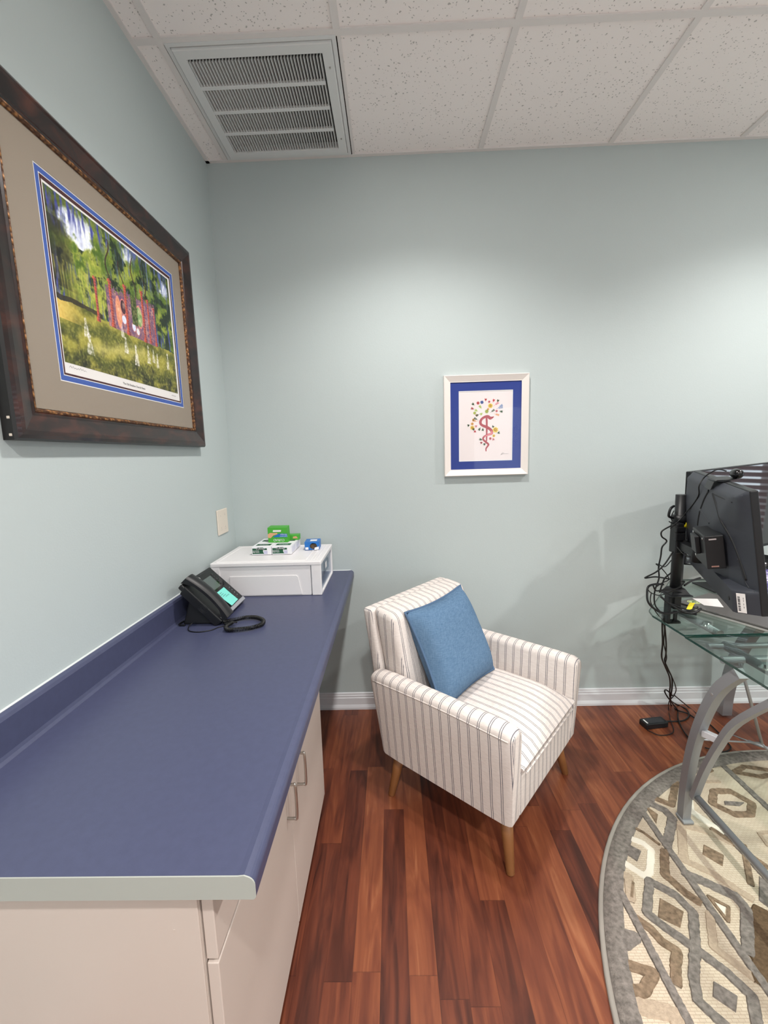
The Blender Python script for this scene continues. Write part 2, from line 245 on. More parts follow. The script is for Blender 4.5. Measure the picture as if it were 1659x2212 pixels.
DROPS=[[(1.975, 1.7, 0.741), (1.997, 1.73, 0.669), (2.023, 1.76, 0.582), (2.049, 1.8, 0.499), (2.092, 1.84, 0.434), (2.143, 1.88, 0.358), (2.185, 1.93, 0.283), (2.219, 1.98, 0.215), (2.277, 2.05, 0.122), (2.383, 2.149, 0.006), (2.336, 2.072, 0.006), (2.301, 1.986, 0.006), (2.286, 1.906, 0.006)], [(1.982, 1.7, 0.729), (2.008, 1.73, 0.669), (2.038, 1.76, 0.581), (2.067, 1.8, 0.507), (2.084, 1.83, 0.462), (2.126, 1.86, 0.397), (2.17, 1.9, 0.338), (2.215, 1.96, 0.246), (2.253, 2.02, 0.166), (2.381, 2.198, 0.006), (2.383, 2.149, 0.006), (2.418, 2.116, 0.006), (2.43, 2.048, 0.006)], [(1.975, 1.7, 0.717), (2.006, 1.73, 0.665), (2.029, 1.76, 0.578), (2.071, 1.8, 0.499), (2.096, 1.84, 0.434), (2.156, 1.88, 0.354), (2.228, 1.95, 0.252), (2.268, 2.02, 0.171), (2.275, 2.06, 0.116), (2.346, 2.166, 0.006), (2.295, 2.073, 0.006), (2.257, 1.988, 0.006), (2.218, 1.954, 0.006), (2.157, 1.949, 0.006), (2.125, 1.991, 0.006)], [(2.305, 2.08, 0.133), (2.257, 2.06, 0.179), (2.249, 2.06, 0.167), (2.307, 2.1, 0.096), (2.415, 2.197, 0.006), (2.435, 2.156, 0.006), (2.412, 2.101, 0.006), (2.349, 2.057, 0.006), (2.256, 2.056, 0.006)], [(2.324, 2.1, 0.126), (2.461, 2.179, 0.006), (2.463, 2.084, 0.006), (2.465, 2.004, 0.006), (2.449, 1.89, 0.006), (2.432, 1.847, 0.006), (2.376, 1.824, 0.006), (2.317, 1.855, 0.006)]]
# ---------------- mesh helpers ----------------
def link(o, parent=None):
    COL.objects.link(o)
    if parent: o.parent = parent
    return o
def obj(name, bm, mats, parent=None, world=False, smooth=False, label=None):
    me = bpy.data.meshes.new(name)
    bmesh.ops.recalc_face_normals(bm, faces=bm.faces)
    if smooth:
        for f in bm.faces: f.smooth = True
    bm.to_mesh(me); bm.free()
    for m in (mats if isinstance(mats, (list, tuple)) else [mats]): me.materials.append(m)
    if world and parent: me.transform(wm(parent).inverted())
    o = bpy.data.objects.new(name, me); link(o, parent)
    if smooth:
        try: me.set_sharp_from_angle(angle=math.radians(40))
        except Exception: pass
    if label: o['label'] = label
    return o
def wm(o):
    m = o.matrix_basis.copy()
    return wm(o.parent) @ m if o.parent else m
def thing(name, label, cat, loc=(0, 0, 0), rz=0.0, group=None):
    o = bpy.data.objects.new(name, None); COL.objects.link(o); o.empty_display_size = 0.05
    o.location = loc; o.rotation_euler = (0, 0, rz); o['label'] = label; o['category'] = cat
    if group: o['group'] = group
    return o
def tag(o, label, cat, group=None):
    o['label'] = label; o['category'] = cat
    if group: o['group'] = group
    return o
def struct(name, bm, m, parent=None, **k):
    o = obj(name, bm, m, parent, **k)
    if not parent: o['kind'] = 'structure'
    return o
def B(): return bmesh.new()
def hexa(bm, c, bevel=0.0, seg=2, mi=0):
    """8 corners: bottom 4 (ccw) then top 4"""
    t = bmesh.new(); v = [t.verts.new(p) for p in c]
    for f in ((3, 2, 1, 0), (4, 5, 6, 7), (0, 1, 5, 4), (1, 2, 6, 5), (2, 3, 7, 6), (3, 0, 4, 7)): t.faces.new([v[i] for i in f])
    bmesh.ops.recalc_face_normals(t, faces=t.faces)
    if bevel: bmesh.ops.bevel(t, geom=t.edges[:], offset=bevel, segments=seg, profile=0.5, affect='EDGES')
    for f in t.faces: f.material_index = mi
    me = bpy.data.meshes.new('tmp'); t.to_mesh(me); t.free(); bm.from_mesh(me); bpy.data.meshes.remove(me)
    return bm
def box(bm, x0, x1, y0, y1, z0, z1, bevel=0.0, seg=2, mi=0):
    return hexa(bm, [(x0, y0, z0), (x1, y0, z0), (x1, y1, z0), (x0, y1, z0), (x0, y0, z1), (x1, y0, z1), (x1, y1, z1), (x0, y1, z1)], bevel, seg, mi)
def smoothpath(pts, n=6):
    pts = [Vector(p) for p in pts]
    if len(pts) < 3: return pts
    out = []
    for i in range(len(pts) - 1):
        p0 = pts[max(i - 1, 0)]; p1 = pts[i]; p2 = pts[i + 1]; p3 = pts[min(i + 2, len(pts) - 1)]
        for k in range(n):
            t = k / n
            out.append(0.5 * ((2 * p1) + (p2 - p0) * t + (2 * p0 - 5 * p1 + 4 * p2 - p3) * t * t + (3 * p1 - p0 - 3 * p2 + p3) * t ** 3))
    out.append(pts[-1]); return out
def tube(bm, pts, r, seg=8, rs=None, mi=0, caps=True, closed=False):
    pts = [Vector(p) for p in pts]; n = len(pts); rings = []
    ref = Vector((0, 0, 1))
    t0 = (pts[1] - pts[0]).normalized()
    if abs(t0.dot(ref)) > 0.9: ref = Vector((1, 0, 0))
    u = t0.cross(ref).normalized()
    for i, p in enumerate(pts):
        a = pts[i - 1] if (i > 0 or closed) else pts[0]; b = pts[(i + 1) % n] if (i < n - 1 or closed) else pts[-1]
        t = (b - a)
        t = t.normalized() if t.length > 1e-9 else t0
        u = (u - t * u.dot(t))
        u = u.normalized() if u.length > 1e-6 else t.orthogonal().normalized()
        v = t.cross(u); rr = rs[i] if rs else r
        rings.append([bm.verts.new(p + (u * math.cos(2 * PI * k / seg) + v * math.sin(2 * PI * k / seg)) * rr) for k in range(seg)])
    m = n if closed else n - 1
    for i in range(m):
        A, Bq = rings[i], rings[(i + 1) % n]
        for k in range(seg):
            f = bm.faces.new((A[k], A[(k + 1) % seg], Bq[(k + 1) % seg], Bq[k])); f.smooth = True; f.material_index = mi
    if caps and not closed:
        for rg in (rings[0], rings[-1]):
            f = bm.faces.new(rg); f.material_index = mi
    return bm
def prism(bm, poly, d, mi=0, bevel=0):
    """extrude 3D polygon along vector d"""
    d = Vector(d); a = [bm.verts.new(p) for p in poly]; b = [bm.verts.new(Vector(p) + d) for p in poly]; n = len(a)
    fs = [bm.faces.new(a), bm.faces.new(list(reversed(b)))]
    for i in range(n): fs.append(bm.faces.new((a[i], b[i], b[(i + 1) % n], a[(i + 1) % n])))
    for f in fs: f.material_index = mi
    return bm
def lathe(bm, prof, seg=20, mi=0):
    """prof list of (r,z) about z axis"""
    rings = [[bm.verts.new((r * math.cos(2 * PI * k / seg), r * math.sin(2 * PI * k / seg), z)) for k in range(seg)] for r, z in prof]
    for A, Bq in zip(rings, rings[1:]):
        for k in range(seg):
            f = bm.faces.new((A[k], A[(k + 1) % seg], Bq[(k + 1) % seg], Bq[k])); f.smooth = True; f.material_index = mi
    bm.faces.new(rings[0]); bm.faces.new(rings[-1]); return bm
def xf(bm, m): bmesh.ops.transform(bm, matrix=m, verts=bm.verts); return bm
def frame_ring(bm, O, U, V, N, rect, prof, mi=0):
    """picture-frame ring. rect=(u0,u1,v0,v1) outer; prof list of (inset, height) swept around"""
    u0, u1, v0, v1 = rect; O, U, V, N = map(Vector, (O, U, V, N)); rings = []
    for ins, h in prof:
        rings.append([bm.verts.new(O + U * a + V * b + N * h) for a, b in ((u0 + ins, v0 + ins), (u1 - ins, v0 + ins), (u1 - ins, v1 - ins), (u0 + ins, v1 - ins))])
    for A, Bq in zip(rings, rings[1:]):
        for k in range(4):
            f = bm.faces.new((A[k], A[(k + 1) % 4], Bq[(k + 1) % 4], Bq[k])); f.material_index = mi
    return bm
def plate(bm, O, U, V, N, rect, h0, h1, mi=0):
    O, U, V, N = map(Vector, (O, U, V, N)); u0, u1, v0, v1 = rect
    c = [O + U * a + V * b + N * h for h in (h0, h1) for a, b in ((u0, v0), (u1, v0), (u1, v1), (u0, v1))]
    return hexa(bm, c, 0, 1, mi)
def text(name, s, size, O, U, V, m, parent, world=True, ext=0.0003, align='CENTER'):
    cu = bpy.data.curves.new('lettering', 'FONT'); cu.body = s; cu.size = size; cu.extrude = ext; cu.align_x = align; cu.align_y = 'CENTER'; cu.resolution_u = 2
    t = bpy.data.objects.new('lettering_curve', cu); COL.objects.link(t)
    dg = bpy.context.evaluated_depsgraph_get(); me = bpy.data.meshes.new_from_object(t.evaluated_get(dg))
    bpy.data.objects.remove(t); bpy.data.curves.remove(cu)
    U = Vector(U).normalized(); V = Vector(V).normalized(); N = U.cross(V)
    mm = Matrix((U, V, N)).transposed().to_4x4(); mm.translation = Vector(O); me.transform(mm)
    if world and parent: me.transform(wm(parent).inverted())
    me.materials.clear(); me.materials.append(m); me.name = name
    o = bpy.data.objects.new(name, me); return link(o, parent)

# ---------------- the room ----------------
b = B(); box(b, -0.1, XR + 0.1, YF - 0.1, D + 0.1, -0.1, 0.0); struct('floor', b, M['floor'])
b = B(); box(b, -0.1, XR + 0.1, YF - 0.1, D + 0.1, H + 0.2, H + 0.3); slab_ = obj('slab', b, M['plenum'])
b = B(); box(b, -0.1, 0, YF - 0.1, D, 0, H + 0.2); struct('wall_left', b, M['wall'])
b = B(); box(b, -0.1, XR + 0.1, D, D + 0.1, 0, H + 0.2); struct('wall_back', b, M['wall'])
WR = (0.05, 1.85, 0.65, 2.25)     # window in the right wall: y0,y1,z0,z1
b = B(); box(b, XR, XR + 0.1, YF, WR[0], 0, H + 0.2); box(b, XR, XR + 0.1, WR[1], D, 0, H + 0.2)
box(b, XR, XR + 0.1, WR[0], WR[1], 0, WR[2]); box(b, XR, XR + 0.1, WR[0], WR[1], WR[3], H + 0.2); struct('wall_right', b, M['wall'])
WF = (2.2, 3.3, 1.0, 2.2)
b = B(); box(b, 0, WF[0], YF - 0.1, YF, 0, H + 0.2); box(b, WF[1], XR, YF - 0.1, YF, 0, H + 0.2)
box(b, WF[0], WF[1], YF - 0.1, YF, 0, WF[2]); box(b, WF[0], WF[1], YF - 0.1, YF, WF[3], H + 0.2); struct('wall_front', b, M['wall'])
w1 = bpy.data.objects.new('window_1', None); COL.objects.link(w1); w1['kind'] = 'structure'; w1.location = (XR, 0.95, WR[2])
b = B(); frame_ring(b, (XR + 0.05, 0, 0), (0, 1, 0), (0, 0, 1), (-1, 0, 0), WR, [(0, 0.05), (0.05, 0.05), (0.05, 0.0)]); obj('window_frame', b, M['white_trim'], w1, world=True)
b = B(); box(b, XR + 0.055, XR + 0.06, WR[0], WR[1], WR[2], WR[3]); obj('pane', b, M['pane'], w1, world=True)
w2 = bpy.data.objects.new('window_2', None); COL.objects.link(w2); w2['kind'] = 'structure'; w2.location = (2.75, YF, WF[2])
b = B(); frame_ring(b, (0, YF - 0.05, 0), (1, 0, 0), (0, 0, 1), (0, 1, 0), WF, [(0, 0.05), (0.05, 0.05), (0.05, 0.0)]); obj('window_frame', b, M['white_trim'], w2, world=True)
b = B(); box(b, WF[0], WF[1], YF - 0.06, YF - 0.055, WF[2], WF[3]); obj('pane', b, M['pane'], w2, world=True)
bl = thing('window_blind', 'horizontal slatted blind lowered over the right-hand window', 'blind', (XR - 0.03, 0.95, WR[2]))
b = B()
for k in range(32):
    z = WR[2] + 0.03 + k * 0.0495; dx = 0.02 * math.cos(0.98); dz = 0.02 * math.sin(0.98)
    hexa(b, [(XR - 0.03 - dx, WR[0], z + dz), (XR - 0.03 + dx, WR[0], z - dz), (XR - 0.03 + dx, WR[1], z - dz), (XR - 0.03 - dx, WR[1], z + dz),
             (XR - 0.03 - dx, WR[0], z + dz + 0.002), (XR - 0.03 + dx, WR[0], z - dz + 0.002), (XR - 0.03 + dx, WR[1], z - dz + 0.002), (XR - 0.03 - dx, WR[1], z + dz + 0.002)])
obj('slats', b, mat('blind_slat', (196, 178, 184), 0.5), bl, world=True)
b = B(); box(b, XR - 0.06, XR - 0.005, WR[0], WR[1], WR[3] - 0.03, WR[3] + 0.03, 0.004); obj('head_rail', b, M['white_trim'], bl, world=True)
b = B(); box(b, XR + 0.3, XR + 9, -9, 9, -0.3, -0.2); struct('ground', b, mat('lawn', (92, 128, 60), 0.95, vary=0.3, vscale=6))

# ceiling tiles + grid of tees
X0, ROW = 0.1006, 0.6014
xs = [0.0] + [X0 + 0.61 * k for k in range(8) if X0 + 0.61 * k < XR] + [XR]
ys = [D] + [D - ROW - 0.61 * k for k in range(9) if D - ROW - 0.61 * k > YF] + [YF]
b = B()
for i in range(len(xs) - 1):
    for j in range(len(ys) - 1):
        if abs(xs[i] - X0) < 1e-6 and j == 0: continue
        cx, cy = (xs[i] + xs[i + 1]) / 2, (ys[j] + ys[j + 1]) / 2
        lamp = [l for l in LAMPS if xs[i] < l[0] < xs[i + 1] and ys[j + 1] < l[1] < ys[j]]
        if lamp:   # tile with a round cut-out for its downlight
            lx, ly, _ = lamp[0]; n = 32; ins = []; outs = []
            for z in (H + 0.005, H + 0.02):
                for k in range(n):
                    a = 2 * PI * k / n; dx, dy = math.cos(a), math.sin(a)
                    ins.append(b.verts.new((lx + dx * 0.08, ly + dy * 0.08, z)))
                    ts = [((xs[i + 1] if dx > 0 else xs[i]) - lx) / dx if abs(dx) > 1e-6 else 9, ((ys[j] if dy > 0 else ys[j + 1]) - ly) / dy if abs(dy) > 1e-6 else 9]
                    t = min(ts); outs.append(b.verts.new((lx + dx * t, ly + dy * t, z)))
            for s in (0, n):
                for k in range(n):
                    q = (k + 1) % n; b.faces.new((ins[s + k], outs[s + k], outs[s + q], ins[s + q]))
        else: box(b, xs[i], xs[i + 1], ys[j + 1], ys[j], H + 0.005, H + 0.02)
ceil_ = struct('ceiling', b, M['tile']); slab_.parent = ceil_
b = B()
for x in xs[1:-1]: box(b, x - 0.012, x + 0.012, YF, D, H, H + 0.006)
for y in ys[1:-1]: box(b, 0, XR, y - 0.012, y + 0.012, H - 0.0004, H + 0.0062)
box(b, 0, 0.018, YF, D, H - 0.001, H + 0.0055); box(b, 0, XR, D - 0.018, D, H - 0.001, H + 0.0055); box(b, XR - 0.018, XR, YF, D, H - 0.001, H + 0.0055); box(b, 0, XR, YF, YF + 0.018, H - 0.001, H + 0.0055)
struct('trim_1', b, M['tee'])

# baseboard along the back wall and the others
def baseboard(name, p0, p1, inward):
    prof = [(0, 0), (0.018, 0), (0.018, 0.012), (0.014, 0.024), (0.012, 0.028), (0.012, 0.066), (0.009, 0.070), (0.009, 0.080), (0.006, 0.084), (0.006, 0.092), (0.002, 0.096), (0, 0.096)]
    inw = Vector(inward); p0 = Vector(p0); poly = [p0 + inw * a + Vector((0, 0, z)) for a, z in prof]
    bb = prism(B(), poly, Vector(p1) - p0); struct(name, bb, M['white_trim'])
baseboard('baseboard_back', (0.0, D, 0), (XR, D, 0), (0, -1, 0))
baseboard('baseboard_right', (XR, YF, 0), (XR, D - 0.02, 0), (-1, 0, 0))
baseboard('baseboard_front', (0.0, YF, 0), (XR - 0.02, YF, 0), (0, 1, 0))
baseboard('baseboard_left', (0.0, YF + 0.02, 0), (0, 0.56, 0), (1, 0, 0))

# recessed ceiling lamps, plus unseen fill ones added behind the viewer
for i, (lx, ly, pw) in enumerate(LAMPS):
    where = ['over the striped armchair', 'over the glass desk', 'added as unseen fill behind the viewer above the floor', 'added as unseen fill behind the viewer near the right window', 'added as unseen fill farthest back on the left', 'added as unseen fill farthest back on the right'][i]
    t = thing('recessed_light', 'round white recessed ceiling light ' + where, 'ceiling light', (lx, ly, H), 0, 'recessed ceiling lights')
    b = B(); lathe(b, [(0.078, -0.004), (0.098, -0.004), (0.1, 0.0), (0.078, 0.004)], 32); bmesh.ops.delete(b, geom=[f for f in b.faces if len(f.verts) > 4], context='FACES')
    obj('trim_ring', b, M['white_trim'], t)
    b = B(); lathe(b, [(0.078, 0.03), (0.078, 0.034)], 32); obj('diffuser', b, mat('lit_diffuser', (255, 248, 236), 0.5, emit=((255, 246, 232), 6.0)), t)
    l = bpy.data.lights.new('lamp', 'SPOT'); l.energy = pw * 6.0; l.color = LAMP_COL; l.spot_size = math.radians(136); l.spot_blend = 0.7; l.shadow_soft_size = 0.05
    o = bpy.data.objects.new('lamp', l); link(o, t); o.location = (0, 0, -0.012)
    l = bpy.data.lights.new('diffuse_lamp', 'AREA'); l.shape = 'DISK'; l.size = 0.15; l.energy = pw * 0.42; l.color = LAMP_COL
    o = bpy.data.objects.new('diffuse_lamp', l); link(o, t); o.location = (0, 0, -0.006)

# return-air grille
vt = thing('return_air_vent', 'large square white ceiling return air vent with four banks of slats', 'vent', (0.4056, 1.92, H))
O, U, V, N = (0, 0, H), (1, 0, 0), (0, 1, 0), (0, 0, -1)
b = B(); frame_ring(b, O, U, V, N, (0.1125, 0.7055, 1.6335, 2.2104), [(0, -0.004), (0.0, 0.002), (0.014, 0.002), (0.0145, -0.003), (0.017, -0.003), (0.0175, 0.008), (0.020, 0.010), (0.053, 0.010), (0.055, 0.004), (0.055, -0.02)]); obj('vent_frame', b, M['vent'], vt, world=True)
b = B(); box(b, 0.11, 0.71, 1.63, 2.21, H + 0.06, H + 0.064); box(b, 0.11, 0.114, 1.63, 2.21, H, H + 0.06); box(b, 0.706, 0.71, 1.63, 2.21, H, H + 0.06); box(b, 0.11, 0.71, 1.63, 1.634, H + 0.008, H + 0.06); box(b, 0.11, 0.71, 2.206, 2.21, H, H + 0.06)
obj('duct_box', b, M['plenum'], vt, world=True)
vy = [1.692 + k * (2.157 - 1.692) / 4 for k in range(5)]
b = B()
for y in vy[1:-1]: box(b, 0.165, 0.645, y - 0.008, y + 0.008, H - 0.010, H + 0.002, 0.002)
obj('cross_bars', b, M['vent'], vt, world=True)
for k in range(4):
    b = B(); n = 41
    for q in range(n):
        x = 0.170 + q * (0.640 - 0.170) / (n - 1); y0 = vy[k] + 0.006; y1 = vy[k + 1] - 0.006
        hexa(b, [(x - 0.0005, y0, H - 0.009), (x + 0.0012, y0, H - 0.009), (x + 0.0012, y1, H - 0.009), (x - 0.0005, y1, H - 0.009),
                 (x + 0.0036, y0, H + 0.004), (x + 0.005, y0, H + 0.004), (x + 0.005, y1, H + 0.004), (x + 0.0036, y1, H + 0.004)])
    obj('louver_bank', b, M['vent'], vt, world=True)
for ly in (1.74, 2.09): b = B(); box(b, 0.668, 0.674, ly, ly + 0.006, H - 0.013, H - 0.009); obj('latch', b, M['steel'], vt, world=True)

# ---------------- cabinet and counter ----------------
cb = thing('base_cabinet', 'cream laminate base cabinet under the navy countertop', 'cabinet', (0.27, 1.04, 0))
CX = 0.534
b = B(); box(b, 0.001, CX, 0.57, 1.51, 0.09, 0.775); box(b, 0.001, CX - 0.07, 0.575, 1.505, 0.0, 0.09); obj('body', b, M['cream'], cb, world=True)
b = B(); box(b, 0.001, CX - 0.001, 0.5655, 0.57, 0.0, 0.775, 0.001); box(b, 0.49, 0.494, 0.5650, 0.5656, 0.69, 0.695); obj('side_panel', b, M['cream'], cb, world=True)
for k, (y0, y1) in enumerate(((0.572, 1.0385), (1.0415, 1.508))):
    b = B(); box(b, CX + 0.002, CX + 0.021, y0, y1, 0.095, 0.622, 0.0015); d = obj('door', b, M['cream'], cb, world=True)
    hy = y1 - 0.045 if k == 0 else y0 + 0.07
    b = B(); tube(b, smoothpath([(CX + 0.02, hy, 0.48), (CX + 0.040, hy, 0.48), (CX + 0.047, hy, 0.487), (CX + 0.047, hy, 0.573), (CX + 0.040, hy, 0.58), (CX + 0.02, hy, 0.58)], 4), 0.004, 10)
    obj('handle', b, M['steel'], d, world=True, label='brushed steel wire pull handle')
    b = B(); box(b, CX + 0.002, CX + 0.021, y0, y1, 0.630, 0.768, 0.0015); obj('drawer', b, M['cream'], cb, world=True)

ct = thing('countertop', 'long navy blue laminate countertop with rounded front edge along the left wall', 'countertop', (0.3, 1.38, 0.813))
zt, th = 0.813, 0.04; r = 0.016
prof = [(0.0, zt - th), (0.0, zt), (0.61, zt), (0.6355 - r, zt + 0.001)]
for k in range(1, 7):
    a = PI / 2 * (1 - k / 6); prof.append((0.6355 - r + r * math.cos(a), zt - r + r * math.sin(a)))
prof += [(0.6355, zt - th + 0.004), (0.632, zt - th)]
b = B(); prism(b, [(x, 0.548, z) for x, z in prof], (0, D - 0.548, 0)); obj('worktop', b, M['counter'], ct, world=True)
b = B(); prism(b, [(x, 0.546, z) for x, z in prof], (0, 0.002, 0)); obj('end_cap', b, M['wallend'], ct, world=True, label='pale grey-green painted cut end of the counter')
bs = [(0.0, zt), (0.030, zt), (0.024, zt + 0.006), (0.021, zt + 0.014), (0.021, zt + 0.086), (0.017, zt + 0.094), (0.008, zt + 0.097), (0, zt + 0.097)]
b = B(); prism(b, [(x, 0.548, z) for x, z in bs], (0, D - 0.548, 0)); obj('backsplash', b, M['counter'], ct, world=True)
b = B(); prism(b, [(0.0, 0.548, zt + 0.097), (0.0045, 0.548, zt + 0.097), (0.0, 0.548, zt + 0.0995)], (0, D - 0.548, 0))
prism(b, [(0.02, D, zt), (0.02, D - 0.003, zt), (0.02, D, zt + 0.003)], (0.6, 0, 0)); obj('caulk_bead', b, M['caulk'], ct, world=True)
# ---------------- large framed print on the left wall ----------------
pf = thing('framed_landscape_print', 'large dark burl framed print of brick ruins among trees on the left wall', 'framed picture', (0.0, 1.40, 1.9))
U, V, N = (0, 1, 0), (0, 0, 1), (1, 0, 0)
b = B(); frame_ring(b, (0, 0, 0), U, V, N, (0.926, 1.879, 1.492, 2.303), [(0, 0.001), (0, 0.026), (0.004, 0.032)], 1)
frame_ring(b, (0, 0, 0), U, V, N, (0.926, 1.879, 1.492, 2.303), [(0.004, 0.032), (0.012, 0.036), (0.022, 0.0365), (0.045, 0.029), (0.058, 0.025), (0.064, 0.027), (0.068, 0.023)], 0)
bmesh.ops.remove_doubles(b, verts=b.verts, dist=0.0002)
obj('frame_moulding', b, [M['burl'], M['darkside']], pf, world=True)
b = B(); frame_ring(b, (0, 0, 0), U, V, N, (0.992, 1.813, 1.558, 2.237), [(0.001, 0.020), (0.002, 0.0245), (0.006, 0.025), (0.010, 0.021), (0.012, 0.012)]); obj('gilt_liner', b, M['gilt'], pf, world=True)
b = B()
def ringflat(b, o, i, h, mi=0):
    a = [b.verts.new((h, y, z)) for y, z in ((o[0], o[2]), (o[1], o[2]), (o[1], o[3]), (o[0], o[3]))]
    c = [b.verts.new((h, y, z)) for y, z in ((i[0], i[2]), (i[1], i[2]), (i[1], i[3]), (i[0], i[3]))]
    for k in range(4):
        f = b.faces.new((a[k], a[(k + 1) % 4], c[(k + 1) % 4], c[k])); f.material_index = mi
ringflat(b, (1.0, 1.806, 1.57, 2.23), (1.096, 1.741, 1.648, 2.160), 0.0165)
obj('taupe_mat', b, M['taupe'], pf, world=True)
b = B()
ringflat(b, (1.096, 1.741, 1.648, 2.160), (1.0985, 1.7385, 1.6505, 2.1575), 0.0158, 2)
ringflat(b, (1.0985, 1.7385, 1.6505, 2.1575), (1.110, 1.724, 1.664, 2.145), 0.0155, 0)
ringflat(b, (1.110, 1.724, 1.664, 2.145), (1.112, 1.722, 1.666, 2.143), 0.0153, 2)
ringflat(b, (1.112, 1.722, 1.666, 2.143), (1.1175, 1.7165, 1.6715, 2.134), 0.0150, 1)
obj('inner_mat', b, [M['blue_mat'], M['maroon'], M['bevelwhite']], pf, world=True)
def nz(x, y, s, o=0.0): return noise.noise(Vector((x * s + o, y * s - o, o * 1.7)))
def fb(x, y, s, o=0.0): return nz(x, y, s, o) + 0.5 * nz(x, y, s * 2.1, o + 3) + 0.25 * nz(x, y, s * 4.3, o + 7)
def mixv(a, c, t):
    t = max(0.0, min(1.0, t)); return tuple(a[i] * (1 - t) + c[i] * t for i in range(3))
COLS = [(0.266, 0.016, 0.34, 0.63), (0.381, 0.021, 0.345, 0.675), (0.510, 0.022, 0.34, 0.70), (0.672, 0.022, 0.342, 0.74), (0.728, 0.016, 0.35, 0.70), (0.79, 0.014, 0.35, 0.66)]
LADY = [(0.165, 0.20, 0.325, 0.035), (0.178, 0.095, 0.23, 0.05), (0.470, 0.195, 0.315, 0.035), (0.56, 0.13, 0.29, 0.04), (0.686, 0.18, 0.325, 0.035), (0.74, 0.20, 0.31, 0.03), (0.78, 0.17, 0.29, 0.025), (0.906, 0.19, 0.33, 0.03), (0.45, 0.30, 0.40, 0.025)]
def paint(u, v):
    w = 1.36; x = u * w
    n1, n2, n3 = fb(x, v, 6) * 1.2, fb(x, v, 15, 5) * 1.25 + 0.35 * nz(x, v, 70, 3), fb(x, v, 55, 9) * 1.3
    # foliage
    c = mixv((88, 112, 42), (150, 160, 70), 0.5 + n1 * 0.9)
    c = mixv(c, (196, 194, 96), (0.55 - abs(u - 0.25) * 2.2) + n2 * 0.8 if v < 0.85 else 0)
    c = mixv(c, (40, 56, 34), 0.2 + n2 * 1.6 + (u - 0.62) * 1.1)
    c = mixv(c, (34, 30, 26), (0.16 - u) * 5 * (1 if 0.45 < v < 0.85 else 0.3) + n1 * 0.5 if u < 0.2 else 0)
    # sky gaps and hanging moss near the top
    sky = max(0, 1 - ((u - 0.19) / 0.13) ** 2 - ((v - 0.87) / 0.12) ** 2) * 1.6 + max(0, 1 - ((u - 0.57) / 0.07) ** 2 - ((v - 0.93) / 0.07) ** 2) * 1.3 + max(0, 1 - ((u - 0.93) / 0.06) ** 2 - ((v - 0.86) / 0.09) ** 2) * 0.8
    c = mixv(c, (226, 230, 240), sky + n2 * 1.0 if sky > 0.05 else 0)
    moss = nz(x, v * 0.12, 42, 2) + 0.5 * nz(x, v * 0.2, 90, 4)
    c = mixv(c, (78, 84, 150), (v - 0.74 + 0.12 * n1) * 3.2 * (0.3 + moss * 2.2))
    c = mixv(c, (130, 150, 180), (v - 0.55) * 1.1 * (moss * 1.8) if u > 0.35 else 0)
    c = mixv(c, (60, 78, 40), (v - 0.9) * 5 * (0.5 - moss))
    # trunks
    for tx, tv0, tv1, amp in ((0.385, 0.60, 0.95, 0.02), (0.60, 0.55, 0.95, 0.015), (0.70, 0.6, 0.9, 0.02), (0.49, 0.62, 0.85, 0.02)):
        if tv0 < v < tv1 and abs(u - tx - amp * math.sin(v * 22 + tx * 50)) < 0.005: c = mixv(c, (70, 44, 44), 0.8)
    if v < 0.62 and u < 0.35 and v > 0.38: c = mixv(c, (206, 198, 110), 0.7 * (nz(x, v * 0.1, 80, 1)) + 0.1)
    # grass slope
    hill = 0.375 - 0.02 * u + 0.012 * n1
    if v < hill:
        band = math.sin((v - 0.08 * u) * 34 + n1 * 2.2)
        g = mixv((158, 152, 74), (96, 100, 44), 0.5 + 0.55 * band)
        g = mixv(g, (54, 56, 30), (0.16 - v) * 3.5 + n2 * 0.7 + (u - 0.5) * 0.3)
        g = mixv(g, (222, 190, 110), 0.9 - u * 5 if v > 0.26 else 0)
        g = mixv(g, (206, 196, 130), 0.55 * max(0, 1 - abs(v - 0.17 - 0.25 * (u - 0.3)) * 14) if 0.2 < u < 0.65 else 0)
        g = mixv(g, (180, 172, 96), n3 * 0.4); c = g
    elif v < hill + 0.03 and u < 0.3: c = mixv(c, (52, 44, 34), 0.8)
    # ruin wall
    top = 0.615 + (u - 0.35) * 0.14 + 0.008 * n3 * 4
    if 0.345 < u < 0.80 and 0.345 < v < top:
        c = mixv((150, 108, 116), (186, 150, 144), 0.5 + n2 * 0.6)
        c = mixv(c, (104, 78, 112), 0.4 + n3)
        for ax, av, rw, rh, cc in ((0.437, 0.475, 0.022, 0.10, (214, 150, 118)), (0.628, 0.52, 0.028, 0.075, (120, 150, 96)), (0.565, 0.42, 0.016, 0.03, (206, 212, 232)), (0.478, 0.44, 0.018, 0.03, (206, 212, 232)), (0.60, 0.40, 0.014, 0.025, (206, 212, 232)), (0.48, 0.53, 0.022, 0.05, (78, 50, 62))):
            q = ((u - ax) / rw) ** 2 + ((v - av) / rh) ** 2
            if q < 1: c = mixv(cc, (240, 220, 190), n2 * 0.6)
            elif q < 1.35: c = (206, 138, 128)
        if 0.555 < u < 0.61 and v > 0.44: c = mixv((70, 84, 48), (110, 112, 70), 0.5 + n3)
    for cx, cw, v0, v1 in COLS:
        if abs(u - cx) < cw / 2 + (0.006 if v < v0 + 0.03 or v > v1 - 0.02 else 0) and v0 < v < v1 + 0.01 * n3:
            t = (u - cx) / cw + 0.5; c = mixv((198, 96, 72), (112, 60, 74), t * 0.9 + n3 * 0.5)
            if int(v * 160) % 3 == 0: c = mixv(c, (226, 150, 120), 0.3)
